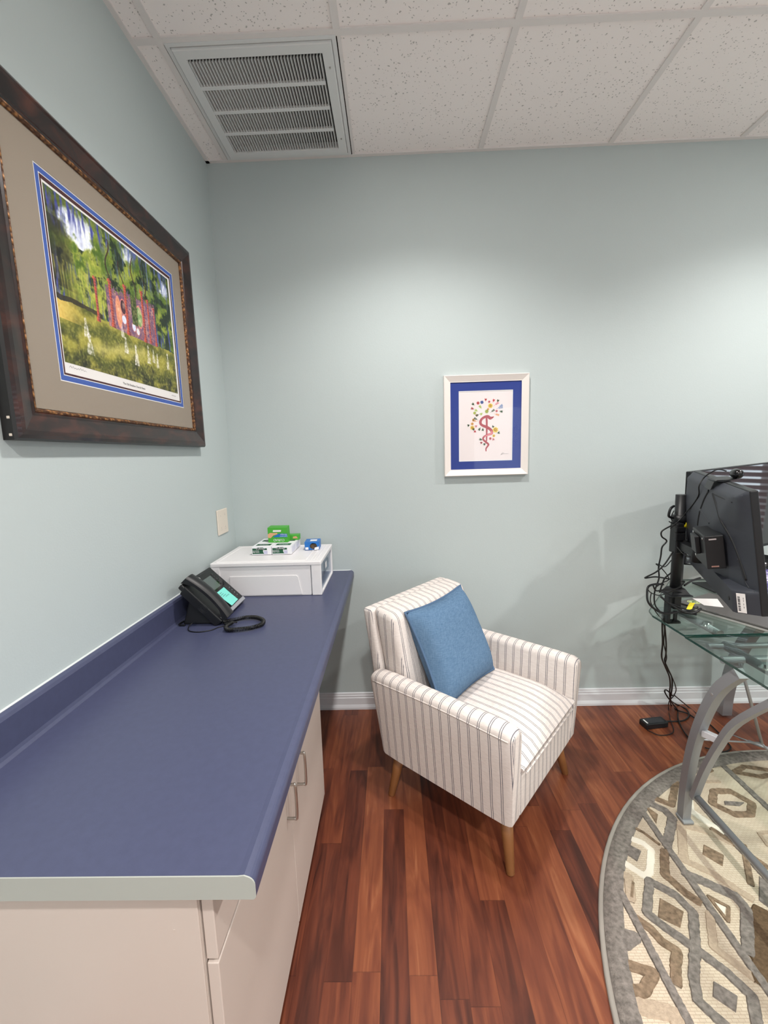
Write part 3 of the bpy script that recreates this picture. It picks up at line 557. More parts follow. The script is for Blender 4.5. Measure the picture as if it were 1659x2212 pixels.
    for lx, l0, l1, lw in LADY:
        if l0 < v < l1:
            t = (v - l0) / (l1 - l0)
            hw = lw * 0.44 * (1 - t) ** 0.8 + 0.004 if t < 0.62 else (lw * 0.20 if t < 0.80 else lw * 0.24 * math.sqrt(max(0, 1 - ((t - 0.9) / 0.1) ** 2)))
            if abs(u - lx) < hw: c = mixv(c, (226, 222, 226), 0.55 + n3 * 0.3)
    return tuple(max(0, min(255, 128 + (k - 128) * 1.22 + 14 * n3)) for k in c)
def painted_grid(name, y0, y1, z0, z1, x, nu, nv, fn, parent):
    me = bpy.data.meshes.new(name); vs = []; cl = []
    for j in range(nv + 1):
        for i in range(nu + 1):
            vs.append((x, y0 + (y1 - y0) * i / nu, z0 + (z1 - z0) * j / nv)); cl.append(lin(fn(i / nu, j / nv)))
    fs = [(j * (nu + 1) + i, j * (nu + 1) + i + 1, (j + 1) * (nu + 1) + i + 1, (j + 1) * (nu + 1) + i) for j in range(nv) for i in range(nu)]
    me.from_pydata(vs, [], fs); a = me.color_attributes.new('paint', 'FLOAT_COLOR', 'POINT')
    a.data.foreach_set('color', [k for c in cl for k in c]); me.materials.append(attr_mat('watercolour_ink', 0.5)); me.transform(wm(parent).inverted())
    return link(bpy.data.objects.new(name, me), parent)
b = B(); box(b, 0.0125, 0.0140, 1.1175, 1.7165, 1.6715, 2.134); sheet = obj('print_sheet', b, M['white'], pf, world=True)
painted_grid('painted_image', 1.1215, 1.7045, 1.6995, 2.1275, 0.0143, 460, 340, paint, sheet)
text('caption', 'The Old Sheldon Church Ruins', 0.0095, (0.0143, 1.418, 1.684), (0, 1, 0), (0, 0, 1), M['dark'], sheet, ext=0.0001)
b = B(); tube(b, smoothpath([(0.0143, 1.135 + 0.0045 * k, 1.689 + (0.003 if k % 2 else -0.001) * (1 + 0.5 * math.sin(k * 2.3))) for k in range(15)], 4), 0.0003, 4); obj('pencil_note', b, M['dark'], sheet, world=True); b = B()
tube(b, smoothpath([(0.0143, 1.655 + 0.004 * k, 1.686 + (0.003 if k % 2 else -0.001)) for k in range(9)], 4), 0.0003, 4)
obj('pencil_note', b, M['dark'], sheet, world=True)
b = B(); box(b, 0.0185, 0.0195, 1.0, 1.806, 1.57, 2.23); obj('glazing', b, M['pane'], pf, world=True)
for z in (1.500, 1.538): b = B(); box(b, 0.016, 0.0225, 0.9245, 0.930, z, z + 0.006, 0.001); obj('corner_staple', b, M['ivory'], pf, world=True)

# ---------------- small white framed print on the back wall ----------------
sp_ = thing('framed_floral_print', 'small white framed print of a floral snake and staff with royal blue mat', 'framed picture', (1.35, D, 1.57))
Y = D
U, V, N = (1, 0, 0), (0, 0, 1), (0, -1, 0)
b = B(); frame_ring(b, (0, Y, 0), U, V, N, (1.1346, 1.5665, 1.3117, 1.8232), [(0, 0.001), (0, 0.024), (0.003, 0.026), (0.007, 0.024), (0.031, 0.013), (0.034, 0.013), (0.034, 0.009)]); obj('frame_moulding', b, M['whiteframe'], sp_, world=True)
b = B()
def ringy(b, o, i, h, mi=0):
    a = [b.verts.new((x, Y - h, z)) for x, z in ((o[0], o[2]), (o[1], o[2]), (o[1], o[3]), (o[0], o[3]))]
    c = [b.verts.new((x, Y - h, z)) for x, z in ((i[0], i[2]), (i[1], i[2]), (i[1], i[3]), (i[0], i[3]))]
    for k in range(4):
        f = b.faces.new((a[k], a[(k + 1) % 4], c[(k + 1) % 4], c[k])); f.material_index = mi
ringy(b, (1.16, 1.54, 1.34, 1.80), (1.212, 1.489, 1.387, 1.746), 0.0085, 0)
ringy(b, (1.212, 1.489, 1.387, 1.746), (1.2165, 1.4845, 1.3915, 1.7415), 0.0078, 1)
obj('blue_mat', b, [M['royal'], M['bevelwhite']], sp_, world=True)
b = B(); box(b, 1.205, 1.496, Y - 0.0065, Y - 0.005, 1.38, 1.752); sh2 = obj('print_sheet', b, mat('blush_paper', (240, 230, 230), 0.8), sp_, world=True)
# drawing: crop px (1659x1961 view of 220x260 px) -> sheet coordinates
def sp(px, py): return (1.2165 + (px - 390) / (1255 - 390) * 0.268, 1.3915 + (1540 - py) / (1540 - 415) * 0.35)
def flat(bm, pts, h, mi):
    v = [bm.verts.new((x, Y - h, z)) for x, z in (sp(*p) for p in pts)]
    f = bm.faces.new(v); f.material_index = mi
def ribbon(bm, pts, ws, h, mi):
    P = [Vector((x, 0, z)) for x, z in (sp(*p) for p in pts)]
    P = smoothpath(P, 6); n = len(P); L = []
    for i, p in enumerate(P):
        t = (P[min(i + 1, n - 1)] - P[max(i - 1, 0)]).normalized(); nn = Vector((-t.z, 0, t.x)); f = i / (n - 1) * (len(ws) - 1); k = min(int(f), len(ws) - 2); w = (ws[k] * (1 - f + k) + ws[k + 1] * (f - k)) * 0.000155
        L.append((bm.verts.new((p.x + nn.x * w, Y - h, p.z + nn.z * w)), bm.verts.new((p.x - nn.x * w, Y - h, p.z - nn.z * w))))
    for a, c in zip(L, L[1:]):
        f = bm.faces.new((a[0], a[1], c[1], c[0])); f.material_index = mi
inks = [mat('ink_rose', (176, 78, 86), 0.8), mat('ink_pink', (226, 138, 146), 0.8), mat('ink_green', (66, 96, 62), 0.8), mat('ink_lime', (176, 200, 96), 0.8), mat('ink_yellow', (244, 212, 84), 0.8), mat('ink_blue', (62, 92, 168), 0.8), mat('ink_sky', (132, 160, 204), 0.8), mat('ink_red', (206, 72, 76), 0.8), mat('ink_orange', (238, 168, 104), 0.8)]
b = B()
ribbon(b, [(838, 840), (842, 1000), (838, 1230)], [32, 30, 20], 0.0068, 0)
ribbon(b, [(960, 828), (900, 850), (850, 820), (770, 850), (735, 910), (760, 960), (850, 1000), (915, 1050), (925, 1100), (870, 1120), (800, 1150), (780, 1190), (820, 1235), (870, 1280), (850, 1320), (830, 1350), (832, 1395)], [8, 52, 44, 38, 44, 40, 46, 44, 40, 36, 30, 28, 32, 30, 26, 22, 16], 0.0070, 0)
ribbon(b, [(915, 1050), (928, 1095), (870, 1122), (800, 1155)], [6, 34, 30, 10], 0.00705, 1)
rr = random.Random(4)
def petal(cx, cy, ang, ln, w, mi, h=0.0072):
    pts = []
    for k in range(8):
        t = 2 * PI * k / 8; a, c = math.cos(t) * ln / 2 + ln / 2, math.sin(t) * w / 2
        pts.append((cx + a * math.cos(ang) - c * math.sin(ang), cy + a * math.sin(ang) + c * math.cos(ang)))
    flat(b, pts, h, mi)
def flower(cx, cy, r, mi, n=8, mc=None):
    for k in range(n): petal(cx, cy, 2 * PI * k / n + 0.2, r, r * 0.5, mi)
    petal(cx - r * 0.25, cy, 0, r * 0.5, r * 0.5, 8 if mc is None else mc, 0.00735)
def sprig(cx, cy, ang, ln, mi):
    ribbon(b, [(cx, cy), (cx + math.cos(ang) * ln * 0.5, cy + math.sin(ang) * ln * 0.5), (cx + math.cos(ang) * ln, cy + math.sin(ang) * ln)], [4, 4, 3], 0.0071, mi)
    for s in (0.45, 0.75, 1.0):
        for d in (-0.7, 0.7): petal(cx + math.cos(ang) * ln * s * 0.8, cy + math.sin(ang) * ln * s * 0.8, ang + d, 26, 10, mi)
for x, y, r, mi, mc in ((695, 600, 28, 7, 1), (760, 590, 30, 5, 6), (900, 650, 44, 4, 8), (985, 1045, 52, 4, 8), (600, 1000, 38, 4, 8), (1003, 738, 24, 1, 7), (880, 585, 22, 1, 7), (640, 760, 28, 3, 4), (840, 740, 36, 3, 4), (860, 705, 22, 8, 4), (600, 935, 26, 8, 4), (960, 1140, 26, 4, 8), (620, 870, 24, 8, 3), (900, 1185, 26, 1, 7)): flower(x, y, r, mi, 8, mc)
for x, y, a, l, mi in ((640, 700, -2.8, 60, 0), (640, 640, -2.4, 50, 2), (820, 580, -1.5, 40, 7), (940, 600, -1.2, 50, 7), (1010, 600, -1.1, 40, 2), (960, 650, -0.6, 90, 1), (1030, 680, -0.5, 80, 6), (1000, 700, -0.2, 110, 6), (1040, 740, 0.2, 60, 2), (960, 780, 0.3, 90, 8), (900, 760, -0.6, 80, 2), (760, 700, -2.2, 70, 3), (700, 740, -2.6, 60, 3), (720, 780, 2.7, 60, 2), (780, 760, 2.6, 50, 3), (700, 880, -2.6, 80, 2), (690, 900, -2.9, 90, 8), (560, 950, 2.8, 30, 2), (640, 1000, 2.2, 40, 2), (645, 1030, 1.6, 40, 7), (690, 960, 2.6, 40, 1), (740, 990, 2.1, 60, 2), (780, 1000, 1.7, 50, 2), (1010, 1100, -0.2, 40, 2), (930, 1010, -0.9, 30, 2), (940, 1170, 1.2, 40, 1), (780, 1210, -2.8, 60, 2), (780, 1240, 2.8, 40, 0), (830, 1260, 2.6, 40, 2), (680, 820, -2.0, 30, 8)): sprig(x, y, a, l, mi)
obj('floral_drawing', b, inks, sh2, world=True)
b = B(); pts = [(1075, 1465), (1100, 1430), (1120, 1425), (1110, 1450), (1080, 1455)] + [(1120 + 11 * k, 1442 + (6 if k % 2 else -4)) for k in range(9)]
tube(b, smoothpath([(sp(*p)[0], Y - 0.0068, sp(*p)[1]) for p in pts], 4), 0.00035, 4); obj('signature', b, M['dark'], sh2, world=True)
b = B(); box(b, 1.16, 1.541, Y - 0.0115, Y - 0.0105, 1.338, 1.797); obj('glazing', b, M['pane'], sp_, world=True)

# ---------------- wall plate ----------------
wp = thing('phone_jack_plate', 'ivory double wall plate beside the corner above the plastic drawer', 'wall plate', (0, 2.06, 1.127))
b = B(); box(b, 0.0005, 0.006, 1.999, 2.123, 1.065, 1.189, 0.003, 3); pl = obj('plate', b, M['ivory'], wp, world=True)
for y, z in ((2.038, 1.158), (2.088, 1.158), (2.038, 1.098), (2.088, 1.098)): b = B(); box(b, 0.005, 0.0066, y - 0.002, y + 0.002, z - 0.002, z + 0.002, 0.0006); obj('screw', b, M['steel'], wp, world=True)
b = B()
box(b, 0.0058, 0.0063, 2.028, 2.05, 1.088, 1.089); box(b, 0.0058, 0.0063, 2.078, 2.102, 1.088, 1.089); box(b, 0.0058, 0.0063, 2.082, 2.096, 1.164, 1.165)
obj('moulded_mark', b, M['steel'], wp, world=True)

# ---------------- plastic drawer unit ----------------
dr = thing('plastic_storage_drawer', 'wide white plastic storage drawer with clear front standing on the navy counter', 'storage drawer', (0.28, 2.0, 0.814))
x0, x1, y0, y1, z0, z1 = 0.028, 0.530, 1.822, 2.186, 0.8135, 0.972
b = B(); box(b, x0 + 0.004, x1 - 0.05, y0 + 0.006, y1 - 0.006, z0, z1 - 0.018, 0.003)      # inner body
box(b, x1 - 0.046, x1 - 0.002, y0 + 0.002, y0 + 0.020, z0, z1 - 0.018, 0.003); box(b, x1 - 0.046, x1 - 0.002, y1 - 0.020, y1 - 0.002, z0, z1 - 0.018, 0.003)
box(b, x1 - 0.046, x1 - 0.002, y0 + 0.01, y1 - 0.01, z0, z0 + 0.010, 0.002)
# raised side framing facing the viewer
box(b, x0 + 0.004, x0 + 0.040, y0 + 0.002, y0 + 0.01, z0, z1 - 0.018, 0.001)
prism(b, [(x0 + 0.085, y0 + 0.0025, z0 + 0.006), (x1 - 0.092, y0 + 0.0025, z0 + 0.006), (x1 - 0.108, y0 + 0.0025, z0 + 0.088), (x1 - 0.114, y0 + 0.0025, z0 + 0.094), (x0 + 0.085, y0 + 0.0025, z0 + 0.094)], (0, 0.006, 0))
obj('body', b, M['plastic'], dr, world=True)
b = B(); box(b, x0, x1, y0, y1, z1 - 0.020, z1, 0.005, 3); frame_ring(b, (0, 0, z1), (1, 0, 0), (0, 1, 0), (0, 0, 1), (x0 + 0.02, x1 - 0.07, y0 + 0.02, y1 - 0.02), [(0, -0.001), (0.002, 0.002), (0.008, 0.002), (0.010, -0.001)])
for k in range(3): box(b, x1 - 0.055 + k * 0.013, x1 - 0.049 + k * 0.013, y0 + 0.03, y1 - 0.03, z1 - 0.001, z1 + 0.0015, 0.0006)
obj('lid', b, M['plastic'], dr, world=True)
b = B(); box(b, x1 - 0.012, x1 - 0.009, y0 + 0.022, y1 - 0.022, z0 + 0.012, z1 - 0.022); box(b, x1 - 0.04, x1 - 0.012, y0 + 0.022, y1 - 0.022, z0 + 0.012, z0 + 0.014)
dw = obj('drawer', b, M['clear'], dr, world=True)
b = B(); frame_ring(b, (x1 - 0.009, 0, 0), (0, 1, 0), (0, 0, 1), (1, 0, 0), (1.955, 2.055, z0 + 0.07, z0 + 0.12), [(0, 0), (0, 0.006), (0.004, 0.006), (0.004, 0)]); obj('pull', b, M['clear'], dw, world=True)
b = B(); box(b, x1 - 0.0088, x1 - 0.0084, 1.985, 2.025, z0 + 0.08, z0 + 0.11); obj('paper_tag', b, M['white'], dw, world=True)
TOPZ = z1 + 0.0022

# alcohol prep boxes (2 x 2)
def prep_box(name, x, y, label):
    t = thing(name, label, 'box', (x, y, TOPZ), 0.0, 'small boxes of alcohol pads on the drawer')
    w, d, h = 0.094, 0.098, 0.040
    b = B(); box(b, -w / 2, w / 2, -d / 2, d / 2, 0, h, 0.0008, 1); obj('carton', b, M['boxwhite'], t)
    b = B(); f = -d / 2 - 0.0003
    v = [b.verts.new((px * w / 100 - w / 2, f, pz * h / 100)) for px, pz in ((3, 12), (68, 12), (60, 22), (58, 40), (58, 58), (78, 58), (78, 80), (3, 80))]; b.faces.new(v)
    v = [b.verts.new((px * w / 100 - w / 2, f, pz * h / 100)) for px, pz in ((25, 60), (62, 60), (60, 90), (28, 90))]; b.faces.new(v)
    v = [b.verts.new((px * w / 100 - w / 2, py * d / 100 - d / 2, h + 0.0003)) for px, py in ((12, 25), (88, 25), (88, 65), (12, 65))]; b.faces.new(v)
    obj('green_panel', b, M['boxgreen'], t)
    b = B(); box(b, w * 0.12, w * 0.30, f - 0.0002, f, h * 0.1, h * 0.5); 
    for k in range(4): box(b, w / 2 - 0.0001, w / 2 + 0.0003, -d * 0.35, d * 0.3, h * (0.2 + 0.17 * k), h * (0.26 + 0.17 * k))
    obj('lilac_print', b, M['lilac'], t)
    lt = text('lettering', 'CURAD', 0.0125, (-w * 0.06, f - 0.0004, h * 0.75), (1, 0, 0), (0, 0, 1), M['boxwhite'], t, world=False, ext=0.0001)
    text('lettering', 'ALCOHOL\nPREP PADS', 0.0068, (-w * 0.46, f - 0.0004, h * 0.40), (1, 0, 0), (0, 0, 1), M['boxwhite'], t, world=False, ext=0.0001, align='LEFT')
    text('lettering', 'CURAD', 0.013, (0, -d * 0.05, h + 0.0005), (1, 0, 0), (0, 1, 0), M['boxwhite'], t, world=False, ext=0.0001)
prep_box('prep_pad_box', 0.222, 2.010, 'white and green alcohol prep pad box, front left of the four')
prep_box('prep_pad_box', 0.319, 2.010, 'white and green alcohol prep pad box, front right of the four')
prep_box('prep_pad_box', 0.222, 2.110, 'white and green prep pad box under the bright green box, back left of four')
prep_box('prep_pad_box', 0.319, 2.110, 'white and green prep pad box, back right of the four')
# bright green bandage box standing on top, upside down
gb = thing('bandage_box', 'bright green and blue bandage box standing upside down on the prep pad boxes', 'box', (0.281, 2.075, TOPZ + 0.0405), math.radians(-3))
b = B(); hexa(b, [(-0.05, -0.025, 0), (0.05, -0.025, 0), (0.05, 0.02, 0), (-0.05, 0.02, 0), (-0.053, -0.018, 0.074), (0.047, -0.018, 0.074), (0.045, 0.03, 0.078), (-0.052, 0.03, 0.078)], 0.0008, 1); obj('carton', b, M['brightgreen'], gb)
def gp(u, v, e=0.0006): return (-0.05 + u * 0.1 - 0.003 * v, -0.025 + 0.007 * v - e, 0.074 * v)
b = B(); b.faces.new([b.verts.new(gp(*q)) for q in ((0.28, 0.36), (0.99, 0.36), (0.99, 0.58), (0.75, 0.6), (0.55, 0.58), (0.3, 0.42))]); obj('blue_band', b, M['boxblue'], gb)
b = B(); b.faces.new([b.verts.new(gp(*q, 0.0008)) for q in ((0.0, 0.33), (0.14, 0.30), (0.28, 0.48), (0.5, 0.56), (0.48, 0.66), (0.3, 0.64), (0.12, 0.66), (0.0, 0.55))]); obj('printed_hand', b, M['skin'], gb)
b = B(); b.faces.new([b.verts.new(gp(*q, 0.001)) for q in ((0.26, 0.72), (0.68, 0.72), (0.70, 0.84), (0.29, 0.84))]); obj('price_sticker', b, M['white'], gb)
text('lettering', 'CURAD', 0.017, gp(0.55, 0.17, 0.001), (-1, 0, 0), (0, 0, -1), M['boxwhite'], gb, world=False, ext=0.0001)
text('lettering', 'Flex-Fabric\nBandages', 0.009, gp(0.80, 0.47, 0.001), (-1, 0, 0), (0, 0, -1), M['boxwhite'], gb, world=False, ext=0.0001)
g2 = thing('bandage_box', 'small green box lying behind the upright green bandage box', 'box', (0.338, 2.125, TOPZ + 0.0405), math.radians(4))
b = B(); box(b, -0.045, 0.035, -0.022, 0.022, 0, 0.026, 0.0008, 1); obj('carton', b, M['brightgreen'], g2)
b = B(); b.faces.new([b.verts.new(q) for q in ((0.002, -0.0225, 0.008), (0.028, -0.0225, 0.008), (0.02, -0.0225, 0.02), (0.004, -0.0225, 0.018))]); obj('printed_hand', b, M['skin'], g2)
# opened blue bandage box
bb_ = thing('opened_bandage_box', 'opened blue bandage box with torn front on the right of the drawer lid', 'box', (0.447, 2.085, TOPZ), math.radians(4))
b = B(); w, d, h = 0.072, 0.085, 0.040
v = [b.verts.new((-w / 2 + px * w, -d / 2, pz * h)) for px, pz in ((0, 0), (1, 0), (1, 1), (0, 1))]
hole = [(0.35 + 0.5 * (0.5 + 0.5 * math.cos(a)), 0.12 + 0.75 * (0.5 + 0.5 * math.sin(a))) for a in [2 * PI * k / 14 for k in range(14)]]
hv = [b.verts.new((-w / 2 + px * w, -d / 2, pz * h + random.uniform(-0.002, 0.002))) for px, pz in hole]
cor = [1, 2, 3, 0]
for k in range(14):
    q = (k + 1) % 14; a = 2 * PI * (k + 0.5) / 14; ci = 2 if a < PI / 2 else 3 if a < PI else 0 if a < 1.5 * PI else 1
    b.faces.new((hv[k], hv[q], v[ci]))
for k, c0, c1 in ((3, 2, 3), (7, 3, 0), (10, 0, 1), (0, 1, 2)):
    try: b.faces.new((hv[k], v[c0], v[c1]))
    except Exception: pass
bk = [b.verts.new((-w / 2 + px * w, d / 2, pz * h)) for px, pz in ((0, 0), (1, 0), (1, 1), (0, 1))]
for a, c in ((0, 1), (1, 2), (2, 3), (3, 0)): b.faces.new((v[a], v[c], bk[c], bk[a]))
b.faces.new(bk); obj('carton', b, M['boxblue'], bb_)
b = B(); box(b, -w / 2 + 0.01, w / 2 - 0.004, -d / 2 + 0.006, d / 2 - 0.01, 0.002, 0.028); obj('bandages', b, mat('brown_wrappers', (92, 74, 56), 0.7, vary=0.4, vscale=90), bb_)
b = B(); box(b, -w / 2 + 0.003, -w / 2 + 0.018, -d / 2 - 0.0006, -d / 2 - 0.0001, 0.002, 0.014); obj('flap_scrap', b, M['boxwhite'], bb_); b = B(); box(b, -0.012, 0.022, -0.02, 0.02, h + 0.0002, h + 0.0006); obj('price_sticker', b, M['boxwhite'], bb_); b = B()
hexa(b, [(0.012, -d / 2 - 0.012, 0.001), (0.034, -d / 2 - 0.001, 0.001), (0.034, -d / 2 - 0.0005, 0.001), (0.012, -d / 2 - 0.0005, 0.001), (0.014, -d / 2 - 0.011, 0.012), (0.034, -d / 2 - 0.001, 0.016), (0.034, -d / 2 - 0.0005, 0.016), (0.014, -d / 2 - 0.0005, 0.012)]); obj('torn_flap', b, M['boxwhite'], bb_)

# ---------------- desk phone ----------------
ph = thing('desk_phone', 'black desk phone with handset and teal sticky note on the navy counter', 'phone', (0.12, 1.63, 0.8135))
A0 = Vector((0.202, 1.500, 0.828)); pu = Vector((0, 1, 0)); pv = Vector((-0.142, 0, 0.150)).normalized(); pn = pu.cross(pv)
def P(u, v, n=0.0): return A0 + pu * u + pv * v + pn * n
def pbox(bm, u0, u1, v0, v1, n0, n1, bevel=0.0, seg=2):
    return hexa(bm, [P(u0, v0, n0), P(u1, v0, n0), P(u1, v1, n0), P(u0, v1, n0), P(u0, v0, n1), P(u1, v0, n1), P(u1, v1, n1), P(u0, v1, n1)], bevel, seg)
b = B(); hexa(b, [P(0.0, 0, -0.022), P(0.262, 0, -0.022), P(0.250, 0.206, -0.022), P(0.0, 0.206, -0.022), P(0, 0, 0), P(0.262, 0, 0), P(0.250, 0.206, 0), P(0, 0.206, 0)], 0.006, 3)
obj('body', b, M['black'], ph, world=True)
b = B(); hexa(b, [(0.045, 1.515, 0.8135), (0.185, 1.515, 0.8135), (0.185, 1.74, 0.8135), (0.045, 1.74, 0.8135), (0.075, 1.535, 0.93), (0.098, 1.535, 0.915), (0.098, 1.73, 0.915), (0.075, 1.73, 0.93)], 0.006, 2); obj('stand', b, M['black'], ph, world=True)
b = B(); pbox(b, 0.062, 0.258, 0.0008, 0.016, -0.001, 0.0012, 0.0005, 1); pbox(b, 0.004, 0.056, 0.0008, 0.016, -0.001, 0.0012, 0.0005, 1); obj('front_strip', b, M['greyplate'], ph, world=True)
b = B(); pbox(b, 0.072, 0.236, 0.105, 0.198, -0.001, 0.0015, 0.001, 1); scn = obj('bezel', b, mat('glossy_black', (12, 12, 14), 0.08), ph, world=True)
b = B(); pbox(b, 0.092, 0.192, 0.112, 0.172, 0.0015, 0.0022); obj('display', b, M['screen'], scn, world=True)
b = B()
for k in range(5): pbox(b, 0.204, 0.216, 0.116 + 0.013 * k, 0.124 + 0.013 * k, 0.0015, 0.0034, 0.0008, 1)
for i in range(3):
    for j in range(4): pbox(b, 0.100 + 0.03 * i, 0.122 + 0.03 * i, 0.036 + 0.016 * j, 0.046 + 0.016 * j, 0, 0.0025, 0.0008, 1)
for j in range(5): pbox(b, 0.206, 0.226, 0.030 + 0.015 * j, 0.039 + 0.015 * j, 0, 0.0025, 0.0008, 1)
obj('keys', b, mat('key_black', (34, 35, 38), 0.4), ph, world=True)
b = B()
for u, v in ((0.078, 0.024), (0.094, 0.024), (0.082, 0.042)): pbox(b, u, u + 0.011, v, v + 0.010, 0, 0.0018, 0.0008, 1)
for j in range(4): pbox(b, 0.232, 0.235, 0.036 + 0.015 * j, 0.040 + 0.015 * j, 0, 0.0014)
pbox(b, 0.066, 0.074, 0.022, 0.034, 0, 0.0014)
obj('lit_keys', b, M['greyplate'], ph, world=True)
text('lettering', 'Yealink', 0.0125, P(0.105, 0.187, 0.0018), pu, pv, M['white'], ph, ext=0.0001)
# handset: arched bar with two ends on the left of the phone
b = B(); n = 22; rings = []
for k in range(n + 1):
    t = k / n; v = -0.004 + t * 0.214; ends = abs(2 * t - 1); lift = 0.030 + 0.013 * (1 - ends ** 2); dep = 0.018 if ends < 0.62 else 0.018 + (ends - 0.62) / 0.38 * 0.020
    hw = 0.024 + 0.003 * ends; c = P(0.030, v, lift)
    rings.append([b.verts.new(c + pu * x * hw + pn * y) for x, y in ((-1, -dep * 0.8), (-1, -0.004), (-0.7, 0.004), (0, 0.007), (0.7, 0.004), (1, -0.004), (1, -dep * 0.8), (0, -dep))])
for A, C in zip(rings, rings[1:]):
    for k in range(8): b.faces.new((A[k], A[(k + 1) % 8], C[(k + 1) % 8], C[k]))
b.faces.new(rings[0]); b.faces.new(rings[-1]); bmesh.ops.bevel(b, geom=[e for e in b.edges if e.calc_face_angle(0) > 0.9], offset=0.0025, segments=2, affect='EDGES')
obj('handset', b, M['black'], ph, world=True, smooth=True)
b = B()
for r_ in (0.008, 0.014, 0.020):
    tube(b, [P(-0.0035, 0.085, -0.010) + pv * r_ * math.cos(a) + pn * r_ * 0.75 * math.sin(a) - pu * 0.0 for a in [2 * PI * k / 24 for k in range(24)]], 0.0011, 6, closed=True)
hexa(b, [P(-0.004, 0.005, -0.030), P(0.010, 0.005, -0.030), P(0.010, 0.185, -0.03), P(-0.004, 0.185, -0.03), P(-0.004, 0.0, 0.004), P(0.01, 0.0, 0.004), P(0.01, 0.19, 0.004), P(-0.004, 0.19, 0.004)], 0.003, 2)
obj('side_speaker', b, M['black'], ph, world=True)
sn = thing('sticky_note', 'small teal sticky note stuck over the phone keypad', 'sticky note', P(0.16, 0.07, 0.004))
b = B(); v_ = [P(0.122, 0.018, 0.008), P(0.196, 0.020, 0.007), P(0.198, 0.060, 0.0032), P(0.196, 0.098, 0.0034), P(0.124, 0.098, 0.0034), P(0.122, 0.060, 0.0032)]
a = [b.verts.new(p) for p in v_]; c = [b.verts.new(p + pn * 0.0004) for p in v_]
for q in ((0, 1, 2, 5), (5, 2, 3, 4)): b.faces.new([a[i] for i in q]); b.faces.new([c[i] for i in q])
for i in range(6): b.faces.new((a[i], a[(i + 1) % 6], c[(i + 1) % 6], c[i]))
obj('paper', b, M['note'], sn, world=True)
b = B()
for j, (v, u0, L) in enumerate(((0.086, 0.132, 0.018), (0.078, 0.130, 0.024), (0.070, 0.134, 0.03), (0.062, 0.150, 0.034))):
    tube(b, [P(u0 + L * k / 10, v + (0.0015 if k % 2 else -0.001), 0.0042) for k in range(11)], 0.00035, 4)
obj('handwriting', b, M['dark'], sn, world=True)
# coiled cord
cl = [(0.205, 1.505, 0.826), (0.235, 1.53, 0.823), (0.275, 1.552, 0.823), (0.315, 1.550, 0.823), (0.352, 1.520, 0.823), (0.358, 1.480, 0.823), (0.330, 1.452, 0.823), (0.290, 1.440, 0.823), (0.250, 1.438, 0.823), (0.236, 1.455, 0.828), (0.250, 1.480, 0.834)]
path = smoothpath(cl, 40); N_ = len(path); hel = []; ref = Vector((0, 0, 1))
turns = 78; per = 9
tot = turns * per
for k in range(tot):
    f = k / (tot - 1) * (N_ - 1); i = min(int(f), N_ - 2); p = path[i].lerp(path[i + 1], f - i); t = (path[i + 1] - path[i]).normalized(); u = t.cross(ref).normalized(); w = u.cross(t)
    a = 2 * PI * k / per; hel.append(p + (u * math.cos(a) + w * math.sin(a)) * 0.0062)
b = B(); tube(b, hel, 0.0021, 6); tube(b, smoothpath([(0.250, 1.480, 0.834), (0.262, 1.49, 0.829), (0.242, 1.50, 0.826), (0.212, 1.497, 0.822)], 6), 0.003, 8)
cd_ = obj('handset_cord', b, M['rubber'], ph, world=True)
pc = thing('phone_cable', 'thin black cable looped on the counter behind the phone stand', 'cable', (0.12, 1.47, 0.8135))
b = B(); tube(b, smoothpath([(0.09, 1.50, 0.826), (0.085, 1.478, 0.820), (0.10, 1.452, 0.8155), (0.14, 1.440, 0.8155), (0.18, 1.455, 0.8155), (0.2, 1.483, 0.8155), (0.24, 1.500, 0.816)], 8), 0.0018, 8)
tube(b, smoothpath([(0.06, 1.50, 0.818), (0.036, 1.505, 0.8175), (0.034, 1.53, 0.8175), (0.05, 1.56, 0.8175)], 8), 0.0032, 8); obj('wire', b, M['rubber'], pc, world=True)
b = B(); box(b, 0.094, 0.106, 1.487, 1.500, 0.820, 0.829, 0.001); obj('plug', b, M['clear'], pc, world=True)
# ---------------- armchair ----------------
ch = thing('armchair', 'cream armchair with grey pinstripes and tapered wooden legs by the back wall', 'armchair', (1.205, 1.650, 0), math.radians(-40.8))
def sub(bm, cuts=1):
    return bm
